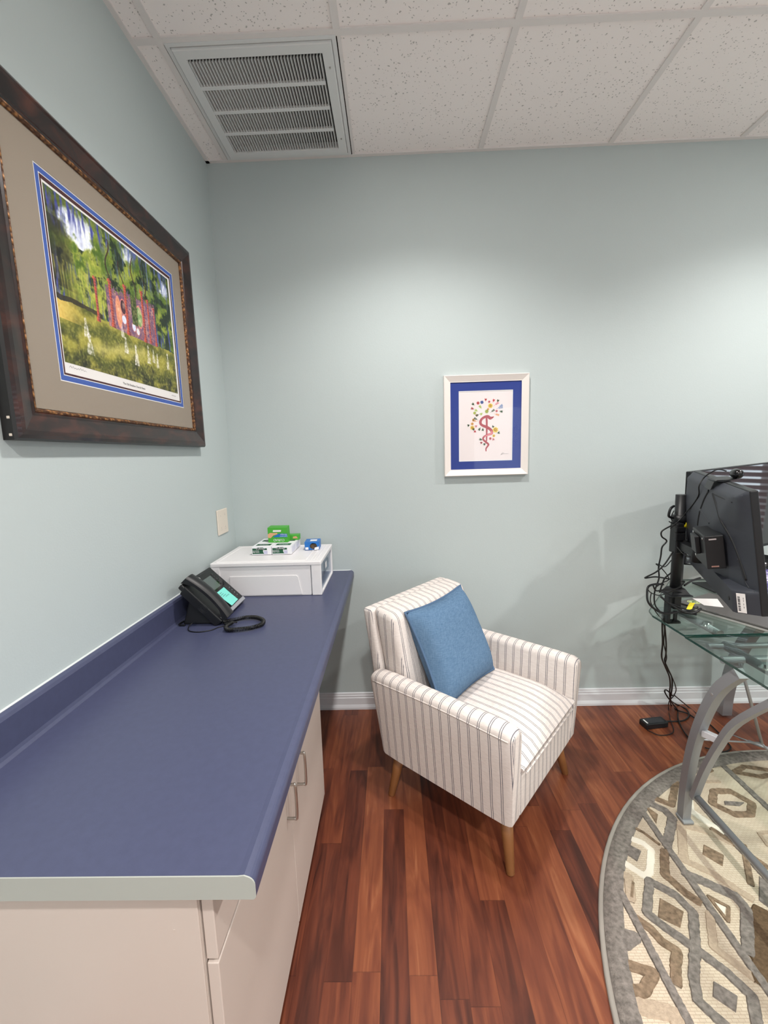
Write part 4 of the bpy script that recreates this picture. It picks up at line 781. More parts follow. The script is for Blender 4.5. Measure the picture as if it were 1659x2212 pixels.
# arms: x = forward, y = toward the right of the photo
for s, nm in ((-1, 'arm'), (1, 'arm')):
    yo0, yo1 = s * 0.308, s * 0.338; yi0, yi1 = s * 0.245, s * 0.262
    b = B()
    # side outline swept with a rounded top (profile across the arm thickness)
    secs = []
    xs_ = [-0.318, -0.314, -0.300, -0.22, 0.0, 0.2, 0.270, 0.288, 0.298, 0.300]
    for i, x in enumerate(xs_):
        t = (x + 0.318) / 0.618
        e = [0.030, 0.014, 0.004, 0, 0, 0, 0.002, 0.008, 0.016, 0.026][i]      # rounding at the ends
        ztop = 0.566 - 0.004 * t - e; zb = 0.200 + e * 0.4
        xb = -0.286 + (x + 0.318) * (0.574 / 0.618)
        prof_ = []
        th_ = abs(yo1 - yi1)
        for q in range(9):
            a = PI * q / 8
            yy = (yo1 + yi1) / 2 + s * math.cos(a) * (th_ / 2 - e * 0.35); prof_.append((x, yy, ztop - 0.026 + 0.026 * math.sin(a) ** 0.75))
        wall_o = [(xb + (x - xb) * k, (yo0 + (yo1 - yo0) * k) - s * e * 0.35, zb + (ztop - 0.026 - zb) * k) for k in (0.0, 0.03, 0.35, 0.7)]
        wall_i = [(xb + (x - xb) * k, (yi0 + (yi1 - yi0) * k) + s * e * 0.35, zb + (ztop - 0.026 - zb) * k) for k in (0.7, 0.35, 0.03, 0.0)]
        secs.append([b.verts.new(p) for p in wall_o + prof_ + wall_i])
    for A, C in zip(secs, secs[1:]):
        m_ = len(A)
        for k in range(m_): b.faces.new((A[k], A[(k + 1) % m_], C[(k + 1) % m_], C[k]))
    b.faces.new(secs[0]); b.faces.new(secs[-1])
    o = obj('arm', b, M['stripeX'], ch, smooth=True)
    b = B()   # welt along the outer top edge
    tube(b, smoothpath([(-0.300, yo1 + s * 0.0005, 0.530), (0, yo1 + s * 0.001, 0.537), (0.285, yo1 + s * 0.0005, 0.530)], 6), 0.0022, 6); obj('welt', b, M['stripeX'], o)
b = B(); box(b, -0.270, 0.288, -0.250, 0.250, 0.200, 0.372, 0.012, 3); obj('seat_base', b, M['stripeY'], ch)
# seat cushion: domed
b = B(); nx, ny = 18, 18; top = []; 
for i in range(nx + 1):
    row = []
    for j in range(ny + 1):
        u = -1 + 2 * i / nx; v = -1 + 2 * j / ny
        px = 0.06 + 0.232 * math.copysign(abs(u) ** 0.9, u); py = 0.254 * math.copysign(abs(v) ** 0.9, v)
        dome = (1 - abs(u) ** 3.2) ** 0.8 * (1 - abs(v) ** 7) ** 0.6
        row.append(b.verts.new((px + 0.006 * (u > 0.8), py, 0.393 + 0.058 * dome)))
    top.append(row)
for i in range(nx):
    for j in range(ny): b.faces.new((top[i][j], top[i + 1][j], top[i + 1][j + 1], top[i][j + 1]))
rim = [top[i][0] for i in range(nx + 1)] + [top[nx][j] for j in range(1, ny + 1)] + [top[i][ny] for i in range(nx - 1, -1, -1)] + [top[0][j] for j in range(ny - 1, 0, -1)]
low = [b.verts.new((0.06 + (v.co.x - 0.06) * 0.985, v.co.y * 0.985, 0.374)) for v in rim]
mid = [b.verts.new((0.06 + (v.co.x - 0.06) * 1.015, v.co.y, 0.388)) for v in rim]
for k in range(len(rim)):
    q = (k + 1) % len(rim); b.faces.new((rim[k], rim[q], mid[q], mid[k])); b.faces.new((mid[k], mid[q], low[q], low[k]))
b.faces.new(low)
sc_ = obj('seat_cushion', b, M['stripeYY'], ch, smooth=True)
b = B(); tube(b, [(0.306, y, 0.376) for y in (-0.245, 0, 0.245)], 0.003, 6); obj('welt', b, M['stripeY'], sc_)
# back: outer shell and inner cushion
b = B(); hexa(b, [(-0.318, -0.262, 0.20), (-0.262, -0.262, 0.20), (-0.262, 0.262, 0.20), (-0.318, 0.262, 0.20), (-0.400, -0.285, 0.800), (-0.345, -0.285, 0.800), (-0.345, 0.285, 0.800), (-0.400, 0.285, 0.800)], 0.016, 4); obj('back_shell', b, M['stripeY'], ch, smooth=True)
b = B(); hexa(b, [(-0.290, -0.250, 0.40), (-0.150, -0.250, 0.40), (-0.150, 0.250, 0.40), (-0.290, 0.250, 0.40), (-0.352, -0.276, 0.812), (-0.236, -0.276, 0.795), (-0.236, 0.276, 0.795), (-0.352, 0.276, 0.812)], 0.030, 5)
bc = obj('back_cushion', b, M['stripeY'], ch, smooth=True)
for fx, fy, tx, ty in ((0.272, -0.280, 0.235, -0.245), (0.256, 0.305, 0.225, 0.25), (-0.262, -0.285, -0.232, -0.25), (-0.262, 0.285, -0.232, 0.25)):
    b = B(); tube(b, [(fx, fy, 0.0), (fx - (fx - tx) * 0.02, fy - (fy - ty) * 0.02, 0.004), ((fx + tx) / 2, (fy + ty) / 2, 0.10), (tx, ty, 0.205)], 0.01, 20, rs=[0.0125, 0.0145, 0.019, 0.0245]); obj('leg', b, M['legwood'], ch)

# pillow
TL, TR_, BR_, BL_ = Vector((-0.230, -0.205, 0.792)), Vector((-0.228, 0.215, 0.800)), Vector((-0.030, 0.180, 0.452)), Vector((-0.030, -0.235, 0.446))
Rz = Matrix.Translation((1.205, 1.650, 0)) @ Matrix.Rotation(math.radians(-40.8), 4, 'Z')
TL, TR_, BR_, BL_ = [Rz @ v for v in (TL, TR_, BR_, BL_)]
pc_ = (TL + TR_ + BR_ + BL_) / 4
pil = thing('throw_pillow', 'square dusty blue linen throw pillow leaning in the striped armchair', 'pillow', BL_.lerp(BR_, 0.5))
nU = ((TR_ - TL).cross(TL - BL_)).normalized()
b = B(); n = 20; F_ = [[], []]
for sd, sg in ((0, 1), (1, -1)):
    for i in range(n + 1):
        row = []
        for j in range(n + 1):
            u, v = i / n, j / n; a, c = 2 * u - 1, 2 * v - 1
            pin = 1 - 0.08 * (1 - a * a) * 1.0 * abs(c) ** 3; pin2 = 1 - 0.08 * (1 - c * c) * abs(a) ** 3
            uu = 0.5 + 0.5 * a * pin2; vv = 0.5 + 0.5 * c * pin
            p = BL_.lerp(BR_, uu).lerp(TL.lerp(TR_, uu), vv)
            t = 0.080 * ((1 - a ** 4) * (1 - c ** 4)) ** 0.62 + (0.004 * noise.noise(Vector((u * 5, v * 5, sd * 9))) if 0 < i < n and 0 < j < n else 0) * (1 - max(abs(a), abs(c)))
            row.append(b.verts.new(p + nU * sg * t))
        F_[sd].append(row)
for sd in (0, 1):
    for i in range(n):
        for j in range(n): b.faces.new((F_[sd][i][j], F_[sd][i + 1][j], F_[sd][i + 1][j + 1], F_[sd][i][j + 1]))
bmesh.ops.remove_doubles(b, verts=b.verts, dist=0.0001)
def rim_pt(u, v):
    a, c = 2 * u - 1, 2 * v - 1; uu = 0.5 + 0.5 * a * (1 - 0.08 * (1 - c * c) * abs(a) ** 3); vv = 0.5 + 0.5 * c * (1 - 0.08 * (1 - a * a) * abs(c) ** 3)
    return BL_.lerp(BR_, uu).lerp(TL.lerp(TR_, uu), vv)
obj('pillow_cover', b, M['linen'], pil, world=True, smooth=True)
loop = [rim_pt(k / 20, 0) for k in range(20)] + [rim_pt(1, k / 20) for k in range(20)] + [rim_pt(1 - k / 20, 1) for k in range(20)] + [rim_pt(0, 1 - k / 20) for k in range(20)]
b = B(); tube(b, loop, 0.0052, 8, closed=True); obj('piping', b, mat('blue_piping', (78, 104, 134), 0.85), pil, world=True)

# ---------------- round rug ----------------
RC = (2.5604, 0.6253); RR = 1.2085
rg = thing('round_rug', 'large round cream rug with grey and brown diamond pattern under the glass desk', 'rug', (RC[0], RC[1], 0))
RUGM = {'grey': mat('grey_pile', (126, 119, 113), 0.95, bump=0.9, bscale=260, vary=0.34, vscale=75, spec=0.1), 'brown': mat('brown_pile', (134, 115, 96), 0.95, bump=0.9, bscale=260, vary=0.38, vscale=75, spec=0.1),
        'tan': mat('tan_pile', (180, 162, 142), 0.95, bump=0.9, bscale=260, vary=0.12, vscale=110, spec=0.1), 'white': mat('white_pile', (228, 220, 206), 0.95, bump=0.6, bscale=260, spec=0.1), 'darkbrown': mat('dark_brown_pile', (98, 80, 62), 0.95, bump=0.9, bscale=260, vary=0.25, vscale=110, spec=0.1)}
b = B(); n = 128
lathe(b, [(RR, 0.0), (RR, 0.006), (RR - 0.003, 0.009), (RR - 0.014, 0.009), (RR - 0.014, 0.0075)], n); bmesh.ops.delete(b, geom=[f for f in b.faces if len(f.verts) > 4], context='FACES'); obj('bound_edge', b, mat('grey_binding', (150, 144, 136), 0.9), rg)
b = B(); vs = [b.verts.new(((RR - 0.013) * math.cos(2 * PI * k / n), (RR - 0.013) * math.sin(2 * PI * k / n), 0.0078)) for k in range(n)]; vl = [b.verts.new((v.co.x, v.co.y, 0.0005)) for v in vs]
b.faces.new(vs); b.faces.new(vl)
for k in range(n): b.faces.new((vs[k], vs[(k + 1) % n], vl[(k + 1) % n], vl[k]))
obj('ground_weave', b, weave_mat(), rg)
def inside(x, y): return math.hypot(x - RC[0], y - RC[1]) < RR - 0.03
def clipseg(pts):
    out = []; cur = []
    for i in range(len(pts) - 1):
        a, c = Vector(pts[i]), Vector(pts[i + 1]); m_ = max(2, int((c - a).length / 0.007))
        for k in range(m_ + (1 if i == len(pts) - 2 else 0)):
            p = a.lerp(c, k / m_)
            if inside(*p): cur.append(p)
            else:
                if len(cur) > 1: out.append(cur)
                cur = []
    if len(cur) > 1: out.append(cur)
    return out
KEYS = list(RUGM); PB = B(); cnt = [0]

def rug_ribbon(bm, pts, w, zt, mi):
    cnt[0] += 1; zt += 0.0000083 * (cnt[0] % 211)
    P_ = [Vector((p[0] - RC[0], p[1] - RC[1], 0)) for p in pts]
    t = (P_[-1] - P_[0]).normalized(); P_ = [P_[0] - t * w * 0.32] + P_ + [P_[-1] + t * w * 0.32]; nn = Vector((-t.y, t.x, 0)); L = []; n_ = len(P_)
    for i, p in enumerate(P_):
        e = 0.75 if i in (0, n_ - 1) else 1.0
        l_ = w / 2 * e * (1 + 0.13 * noise.noise(p * 40) + 0.16 * noise.noise(p * 170)); r_ = w / 2 * e * (1 + 0.13 * noise.noise(p * 40 + Vector((7, 3, 1))) + 0.16 * noise.noise(p * 170 + Vector((2, 9, 4))))
        L.append([bm.verts.new(p + nn * l_ + Vector((0, 0, 0.0078))), bm.verts.new(p + nn * l_ * 0.86 + Vector((0, 0, zt))), bm.verts.new(p - nn * r_ * 0.86 + Vector((0, 0, zt))), bm.verts.new(p - nn * r_ + Vector((0, 0, 0.0078)))])
    for A, C in zip(L, L[1:]):
        for k in range(3): bm.faces.new((A[k], A[k + 1], C[k + 1], C[k])).material_index = mi
zlev = {'white': 0.0102, 'tan': 0.0106, 'brown': 0.0112, 'darkbrown': 0.0114, 'grey': 0.0120}
allL = []
for c, w, pts in RUG_LINES:
    if c == 'grey' and len(pts) >= 2 and abs(pts[0][0] - pts[-1][0]) < 0.03 and len(pts) != 7 and w < 0.027 and abs(pts[0][1] - pts[-1][1]) > 0.25: continue
    allL.append((c, w, pts))
for x in (1.563, 1.812, 2.062, 2.308, 2.56, 2.81, 3.06, 3.31, 3.56): allL.append(('grey', 0.025, [(x, 2.0), (x, -0.7)]))
for c, w, pts in list(allL):
    if len(pts) == 2 and abs(pts[0][0] - pts[1][0]) < 1e-6: continue
    allL.append((c, w, [(x, 2 * RC[1] - y) for x, y in pts])); allL.append((c, w, [(2 * RC[0] - x, y) for x, y in pts])); allL.append((c, w, [(2 * RC[0] - x, 2 * RC[1] - y) for x, y in pts]))
for c, w, pts in allL:
    for a_, b_ in zip(pts, pts[1:]):
        for sg in clipseg([a_, b_]): rug_ribbon(PB, sg, w, zlev[c], KEYS.index(c))
for c, pts in RUG_FILLS:
    for fx, fy in ((1, 1), (1, -1), (-1, 1), (-1, -1)):
        q = [((x - RC[0]) * fx, (y - RC[1]) * fy) for x, y in pts]
        if any(math.hypot(*p) > RR - 0.02 for p in q): continue
        bm = PB; mi = KEYS.index(c); a = [bm.verts.new((x, y, 0.0079)) for x, y in q]; cx_ = sum(p[0] for p in q) / len(q); cy_ = sum(p[1] for p in q) / len(q)
        tp = [bm.verts.new((cx_ + (x - cx_) * 0.92, cy_ + (y - cy_) * 0.92, zlev[c])) for x, y in q]; bm.faces.new(tp).material_index = mi
        for k in range(len(a)): bm.faces.new((a[k], a[(k + 1) % len(a)], tp[(k + 1) % len(a)], tp[k])).material_index = mi
lathe(PB, [(RR - 0.014, 0.0078), (RR - 0.016, 0.0122), (RR - 0.066, 0.0122), (RR - 0.070, 0.0078)], 180)
bmesh.ops.delete(PB, geom=[f for f in PB.faces if len(f.verts) > 8], context='FACES')
for f in PB.faces:
    f.normal_update()
    if f.normal.z < -0.05: f.normal_flip()
me = bpy.data.meshes.new('pile_pattern'); PB.to_mesh(me); PB.free()
for k in KEYS: me.materials.append(RUGM[k])
link(bpy.data.objects.new('pile_pattern', me), rg)

# ---------------- glass desk ----------------
dk = thing('glass_desk', 'glass topped desk on curved silver metal legs at the right', 'desk', (2.4, 1.3, 0))
GZ = 0.744; GT = 0.008
def panel(nm, poly):
    b = B(); prism(b, [(x, y, GZ - GT) for x, y in poly], (0, 0, GT)); o = obj(nm, b, M['glass'], dk, world=True)
    b = B(); n_ = len(poly); cx_ = sum(p[0] for p in poly) / n_; cy_ = sum(p[1] for p in poly) / n_
    for k in range(n_):
        (ax, ay), (bx, by) = poly[k], poly[(k + 1) % n_]
        dx, dy = bx - ax, by - ay; L = math.hypot(dx, dy); nx_, ny_ = dy / L * 0.0006, -dx / L * 0.0006
        if (ax + bx) / 2 * nx_ + (ay + by) / 2 * ny_ < cx_ * nx_ + cy_ * ny_: nx_, ny_ = -nx_, -ny_
        hexa(b, [(ax, ay, GZ - GT), (bx, by, GZ - GT), (bx + nx_, by + ny_, GZ - GT), (ax + nx_, ay + ny_, GZ - GT), (ax, ay, GZ), (bx, by, GZ), (bx + nx_, by + ny_, GZ), (ax + nx_, ay + ny_, GZ)])
    obj('polished_edge', b, M['edge'], o, world=True)
panel('glass_top', [(1.922, 1.489), (3.2, 1.489), (3.2, 2.15), (2.30, 2.15), (1.94, 1.735), (1.922, 1.68)])
panel('glass_top', [(1.918, 1.481), (1.918, 0.35), (2.52, 0.35), (2.52, 1.481)])
def strip_leg(nm, pts, w, thx, x, parent=dk):
    """curved flat bar in a plane x=const; pts = back-edge (y,z)"""
    b = B(); P_ = smoothpath([(0, y, z) for y, z in pts], 5); L = []
    for i, p in enumerate(P_):
        t = (P_[min(i + 1, len(P_) - 1)] - P_[max(i - 1, 0)]).normalized(); nn = Vector((0, -t.z, t.y)); 
        if nn.y > 0: nn = -nn
        q = p + nn * w
        L.append([b.verts.new((x - thx / 2, p.y, p.z)), b.verts.new((x + thx / 2, p.y, p.z)), b.verts.new((x + thx / 2, q.y, q.z)), b.verts.new((x - thx / 2, q.y, q.z))])
    for A, C in zip(L, L[1:]):
        for k in range(4): b.faces.new((A[k], A[(k + 1) % 4], C[(k + 1) % 4], C[k]))
    b.faces.new(L[0]); b.faces.new(L[-1]); bmesh.ops.bevel(b, geom=[e for e in b.edges if e.calc_face_angle(0) > 1.2], offset=0.002, segments=1, affect='EDGES')
    return obj(nm, b, M['silver'], parent, world=True)
for xx in (1.953, 2.50):
    lg = strip_leg('leg', [(1.474, 0.0135), (1.471, 0.16), (1.452, 0.327), (1.413, 0.484), (1.355, 0.624), (1.275, 0.728)], 0.033, 0.030, xx - 0.008)
    b = B(); box(b, xx - 0.026, xx + 0.014, 1.430, 1.478, 0.0135, 0.024, 0.003); obj('foot_cap', b, mat('grey_foot_cap', (140, 142, 144), 0.6), lg, world=True)
    b = B(); tube(b, [(xx - 0.022, 1.352, 0.592), (xx - 0.0245, 1.352, 0.592)], 0.006, 12); obj('bolt', b, M['chrome'], lg, world=True)
    strip_leg('leg', [(1.430, 0.14), (1.389, 0.285), (1.336, 0.426), (1.272, 0.555), (1.130, 0.728)], 0.019, 0.024, xx - 0.004)
    b = B(); hexa(b, [(xx - 0.012, 1.400, 0.400), (xx + 0.012, 1.400, 0.400), (xx + 0.012, 1.325, 0.425), (xx - 0.012, 1.325, 0.425), (xx - 0.012, 1.400, 0.425), (xx + 0.012, 1.400, 0.425), (xx + 0.012, 1.318, 0.452), (xx - 0.012, 1.318, 0.452)], 0.002, 1); obj('spacer', b, M['white_trim'], dk, world=True, label='white spacer block between the curved bars')
    b = B(); tube(b, [(xx, 1.43, 0.150), (xx, 0.42, 0.150)], 0.0115, 14); obj('stretcher', b, M['silver'], dk, world=True)
    strip_leg('leg', [(0.40, 0.013), (0.403, 0.16), (0.42, 0.327), (0.46, 0.484), (0.52, 0.624), (0.60, 0.728)], -0.04, 0.034, xx)
b = B(); tube(b, [(2.045, 1.46, 0.716), (2.045, 0.42, 0.716)], 0.015, 14); tube(b, [(2.46, 1.46, 0.716), (2.46, 0.42, 0.716)], 0.015, 14); tube(b, [(1.98, 1.452, 0.716), (3.1, 1.452, 0.716)], 0.010, 12)
tube(b, [(1.96, 1.36, 0.712), (2.52, 1.36, 0.712)], 0.012, 12)
obj('top_rail', b, M['silver'], dk, world=True)
for x, y in ((2.045, 1.285), (2.045, 0.50), (2.46, 1.285), (2.46, 0.5), (2.10, 1.62), (2.9, 1.62)):
    b = B(); lathe(b, [(0.022, 0.0), (0.024, 0.003), (0.018, 0.006), (0.014, 0.016)], 20); xf(b, Matrix.Translation((x, y, GZ - GT - 0.0165))); obj('glass_mount', b, M['chrome'], dk, world=True)
b = B(); tube(b, [(2.055, 1.41, 0.704), (2.27, 1.52, 0.28)], 0.0055, 10); tube(b, [(2.27, 1.52, 0.28), (2.48, 1.66, 0.08)], 0.0035, 8); tube(b, [(1.99, 1.45, 0.35), (2.27, 1.52, 0.28)], 0.003, 8); tube(b, [(2.402, 1.815, 0.10), (2.475, 1.735, 0.10)], 0.003, 8); tube(b, [(2.44, 1.77, 0.10), (2.50, 1.71, 0.10)], 0.007, 10)
obj('cross_brace', b, M['silver'], dk, world=True)
lg = strip_leg('leg', [(2.13, 0.013), (2.125, 0.13), (2.09, 0.32), (2.02, 0.50), (1.92, 0.66), (1.86, 0.728)], 0.045, 0.05, 2.60)
strip_leg('leg', [(2.13, 0.013), (2.125, 0.13), (2.09, 0.32), (2.02, 0.50), (1.92, 0.66), (1.86, 0.728)], 0.045, 0.05, 3.12)
b = B(); tube(b, [(2.02, 1.80, 0.716), (3.14, 1.80, 0.716)], 0.015, 14); tube(b, [(2.10, 1.55, 0.716), (2.10, 1.84, 0.716)], 0.015, 14); obj('top_rail', b, M['silver'], dk, world=True)

# ---------------- monitor arm ----------------
ma = thing('monitor_arm', 'black pole monitor mount clamped to the rear corner of the glass desk', 'monitor mount', (2.055, 1.75, GZ))
b = B(); tube(b, [(2.058, 1.752, 0.80), (2.058, 1.752, 1.235)], 0.0225, 24); obj('pole', b, M['black'], ma, world=True)
b = B(); hexa(b, [(2.018, 1.715, 0.812), (2.10, 1.715, 0.812), (2.10, 1.79, 0.812), (2.018, 1.79, 0.812), (2.034, 1.73, 0.838), (2.084, 1.73, 0.838), (2.084, 1.776, 0.838), (2.034, 1.776, 0.838)], 0.004, 2)
box(b, 2.012, 2.106, 1.710, 1.795, 0.806, 0.813, 0.003); box(b, 2.045, 2.075, 1.735, 1.768, GZ + 0.0005, 0.806, 0.003); box(b, 2.022, 2.034, 1.735, 1.768, 0.68, 0.806, 0.003); box(b, 2.022, 2.08, 1.735, 1.768, 0.68, 0.69, 0.003); tube(b, [(2.062, 1.75, 0.685), (2.062, 1.75, 0.733)], 0.008, 10)
obj('desk_clamp', b, M['black'], ma, world=True)
b = B(); tube(b, [(2.058, 1.752, 1.115), (2.058, 1.752, 1.150)], 0.031, 24); tube(b, [(2.058, 1.752, 1.0), (2.058, 1.752, 1.045)], 0.031, 24)
box(b, 2.005, 2.035, 1.69, 1.735, 1.0, 1.125, 0.005); box(b, 2.0, 2.038, 1.684, 1.70, 1.055, 1.085, 0.003); box(b, 2.0, 2.038, 1.684, 1.70, 1.090, 1.11, 0.003)
tube(b, smoothpath([(2.02, 1.74, 1.14), (1.995, 1.73, 1.15), (2.0, 1.73, 1.18), (2.02, 1.74, 1.19)], 5), 0.005, 8)
obj('collar', b, M['black'], ma, world=True)
b = B(); hexa(b, [(2.03, 1.735, 1.015), (2.06, 1.72, 1.015), (2.02, 1.55, 1.015), (1.985, 1.56, 1.015), (2.03, 1.735, 1.05), (2.06, 1.72, 1.05), (2.02, 1.55, 1.05), (1.985, 1.56, 1.05)], 0.005, 2)
tube(b, [(2.0, 1.56, 1.0), (2.0, 1.56, 1.10)], 0.02, 18); tube(b, [(2.0, 1.56, 1.06), (1.97, 1.50, 1.07)], 0.012, 12)
obj('swing_arm', b, M['black'], ma, world=True)
b = B(); tube(b, [(2.062, 1.728, 1.098), (2.062, 1.728, 1.122)], 0.0075, 12); box(b, 2.05, 2.074, 1.722, 1.73, 1.096, 1.124, 0.002); obj('yellow_tag', b, M['yellow'], ma, world=True)

# ---------------- monitors ----------------
FAR = Vector((2.091, 1.75, 1.331)); NEAR = Vector((1.863, 1.20, 1.302)); NB = Vector((1.928, 1.20, 0.932))
mw = (FAR - NEAR); ML = mw.length; mw.normalize(); mh = (NB - NEAR); mh = (mh - mw * mh.dot(mw)); MH = mh.length; mh.normalize(); mn = mw.cross(mh)
if mn.x > 0: mn = -mn
def Q(a, c, n_=0.0): return NEAR + mw * a * ML + mh * c * MH + mn * n_      # a: near->far, c: top->bottom, n: toward the back
def qhex(bm, a0, a1, c0, c1, n0, n1, ins=0.0, bevel=0.0, seg=2, cb=None):
    k = ins
    return hexa(bm, [Q(a0, c0, n0), Q(a1, c0, n0), Q(a1, c1, n0), Q(a0, c1, n0), Q(a0 + k, c0 + k, n1), Q(a1 - k, c0 + k, n1), Q(a1 - k, (c1 - k) if cb is None else cb, n1), Q(a0 + k, (c1 - k) if cb is None else cb, n1)], bevel, seg)
mo = thing('computer_monitor', 'black computer monitor seen from behind with a barcode label and curved back shell', 'monitor', NB)
b = B(); qhex(b, 0, 1, 0, 1, -0.024, -0.004, 0, 0.003, 2); bz = obj('bezel', b, M['black'], mo, world=True)
b = B(); qhex(b, 0.02, 0.98, 0.03, 0.93, -0.0246, -0.024); obj('screen', b, mat('dark_screen', (10, 11, 14), 0.08), bz, world=True)
# back shell as a sculpted relief over the bezel
def smin(a, c, k=0.008):
    h = max(0.0, min(1.0, 0.5 + 0.5 * (c - a) / k)); return c * (1 - h) + a * h - k * h * (1 - h)
def lerp_pts(pts, t):
    for (t0, v0), (t1, v1) in zip(pts, pts[1:]):
        if t <= t1: return v0 + (v1 - v0) * max(0, (t - t0)) / (t1 - t0)
    return pts[-1][1]
def shell_n(a, c):
    plat = lerp_pts([(0, 0.010), (0.05, 0.028), (0.3, 0.044), (0.6, 0.054), (1, 0.056)], c)
    sc = lerp_pts([(0.0, 0.02), (0.08, 0.035), (0.17, 0.055), (0.33, 0.115), (0.5, 0.12), (0.7, 0.11), (0.81, 0.09)], c)
    near = (a / sc) * 0.021 if a < sc else 0.021 + (a - sc) * 0.13
    if c > 0.80:
        k = min(1, (c - 0.80) / 0.02); near = near * (1 - k) + (a * 1.0) * k
    far = (1 - a) * 0.9; top = 0.002 + c * 0.55
    return max(0.0, smin(smin(plat, near, 0.004), smin(far, top, 0.01), 0.006))
b = B(); na, nc = 60, 60; G = []
AA = [k / na for k in range(na + 1)]; CC = sorted([k / nc for k in range(nc + 1)] + [0.805, 0.812])
for c in CC:
    G.append([b.verts.new(Q(0.004 + 0.992 * a, 0.004 + 0.992 * c, -0.004 + shell_n(a, c))) for a in AA])
for A, C in zip(G, G[1:]):
    for k in range(na): b.faces.new((A[k], A[k + 1], C[k + 1], C[k]))
lowv = [b.verts.new(Q(0.004 + 0.992 * a, 0.998, -0.004)) for a in AA]
for k in range(na): b.faces.new((G[-1][k], G[-1][k + 1], lowv[k + 1], lowv[k]))
sh_ = obj('back_shell', b, M['matteblack'], mo, world=True, smooth=True)
GR = mat('groove_shade_black', (16, 17, 20), 0.6); RD = mat('ridge_black', (44, 46, 52), 0.5)  # dark tubes on the shell: shade of its indents put into the colour
for nm_, m_, r_, path_ in (('groove_shade', GR, 0.0042, [(0.455, 0.084), (0.52, 0.17), (0.575, 0.28)]), ('groove_shade', GR, 0.0042, [(0.59, 0.315), (0.62, 0.39), (0.64, 0.47)]), ('groove_shade', GR, 0.0038, [(0.382, 0.097), (0.30, 0.18), (0.235, 0.29), (0.17, 0.42), (0.12, 0.56), (0.075, 0.74)]),
        ('groove_shade', GR, 0.0020, [(0.382, 0.097), (0.22, 0.095), (0.09, 0.10)]), ('sculpted_ridge', RD, 0.004, [(0.59, 0.295), (0.50, 0.33), (0.40, 0.37)]), ('sculpted_ridge', RD, 0.003, [(0.13, 0.58), (0.09, 0.74), (0.06, 0.80)]), ('sculpted_ridge', RD, 0.0015, [(0.06, 0.80), (0.02, 0.806)])):
    b = B(); tube(b, smoothpath([Q(a, c, shell_n(a, c) - 0.004 - (0.001 if nm_ == 'groove_shade' else 0.002)) for a, c in path_], 6), r_, 8); obj(nm_, b, m_, sh_, world=True)
b = B(); qhex(b, 0.205, 0.445, 0.405, 0.70, 0.035, 0.086, 0.0, 0.003, 2); qhex(b, 0.30, 0.40, 0.44, 0.60, 0.086, 0.10, 0, 0.002, 1); vs_ = obj('mount_box', b, M['black'], mo, world=True)
for c in (0.43, 0.67):
    b = B(); hexa(b, [Q(0.2035, c, 0.055), Q(0.2035, c, 0.075), Q(0.2035, c + 0.012, 0.075), Q(0.2035, c + 0.012, 0.055), Q(0.2045, c, 0.055), Q(0.2045, c, 0.075), Q(0.2045, c + 0.012, 0.075), Q(0.2045, c + 0.012, 0.055)]); obj('slot', b, M['chrome'], vs_, world=True)
for a, c in ((0.24, 0.44), (0.42, 0.44), (0.42, 0.66)):
    b = B(); tube(b, [Q(a, c, 0.086), Q(a, c, 0.0885)], 0.004, 10); obj('screw', b, M['chrome'], vs_, world=True)
b = B(); tube(b, [Q(0.11, 0.905, 0.050), Q(0.11, 0.905, 0.0535)], 0.006, 14); obj('screw', b, M['black'], sh_, world=True)
def lq(f, g, e=0.0005):       # label lies on the sloping near side of the chin; f across, g down
    n_ = 0.0285 + 0.0185 * f; return Q(n_ * 1.0, 0.824 + 0.163 * g, n_ - 0.004) + lN * e
lN = ((Q(0.03, 0.85, 0.03) - Q(0.045, 0.85, 0.045)).cross(Q(0.045, 0.95, 0.045) - Q(0.045, 0.85, 0.045))).normalized()
if lN.y > 0: lN = -lN
def lbox(bm, f0, f1, g0, g1, e0, e1): return hexa(bm, [lq(f0, g0, e0), lq(f1, g0, e0), lq(f1, g1, e0), lq(f0, g1, e0), lq(f0, g0, e1), lq(f1, g0, e1), lq(f1, g1, e1), lq(f0, g1, e1)])
b = B(); lbox(b, 0, 1, 0, 1, 0.0006, 0.0012); lb = obj('barcode_label', b, M['white'], mo, world=True, label='white barcode label')
b = B(); random.seed(3); g = 0.16
while g < 0.9:
    t_ = random.choice((0.02, 0.04, 0.06)); lbox(b, 0.62, 0.88, g, g + t_, 0.0012, 0.0015); g += t_ + random.choice((0.02, 0.035))
for g in (0.2, 0.32, 0.5, 0.66): lbox(b, 0.22, 0.27, g, g + 0.09, 0.0012, 0.0015)
obj('bars', b, M['dark'], lb, world=True)
# webcam on the top edge
wc = thing('webcam', 'small black webcam clipped on the top of the rear-facing monitor', 'webcam', Q(0.42, 0, -0.01))
b = B(); hexa(b, [Q(0.36, -0.02, 0.02), Q(0.52, -0.02, 0.02), Q(0.52, 0.0, 0.0), Q(0.36, 0.0, 0.0), Q(0.36, -0.028, 0.015), Q(0.52, -0.028, 0.015), Q(0.52, -0.012, -0.04), Q(0.36, -0.012, -0.04)], 0.001, 1)
hexa(b, [Q(0.38, -0.01, 0.016), Q(0.50, -0.01, 0.016), Q(0.50, 0.06, 0.030), Q(0.38, 0.06, 0.030), Q(0.38, -0.01, 0.020), Q(0.50, -0.01, 0.020), Q(0.50, 0.06, 0.033), Q(0.38, 0.06, 0.033)], 0.001, 1); obj('clip', b, M['black'], wc, world=True)
b = B(); lathe(b, [(0.004, -0.015), (0.012, -0.013), (0.016, -0.006), (0.016, 0.006), (0.012, 0.013), (0.004, 0.015)], 20)
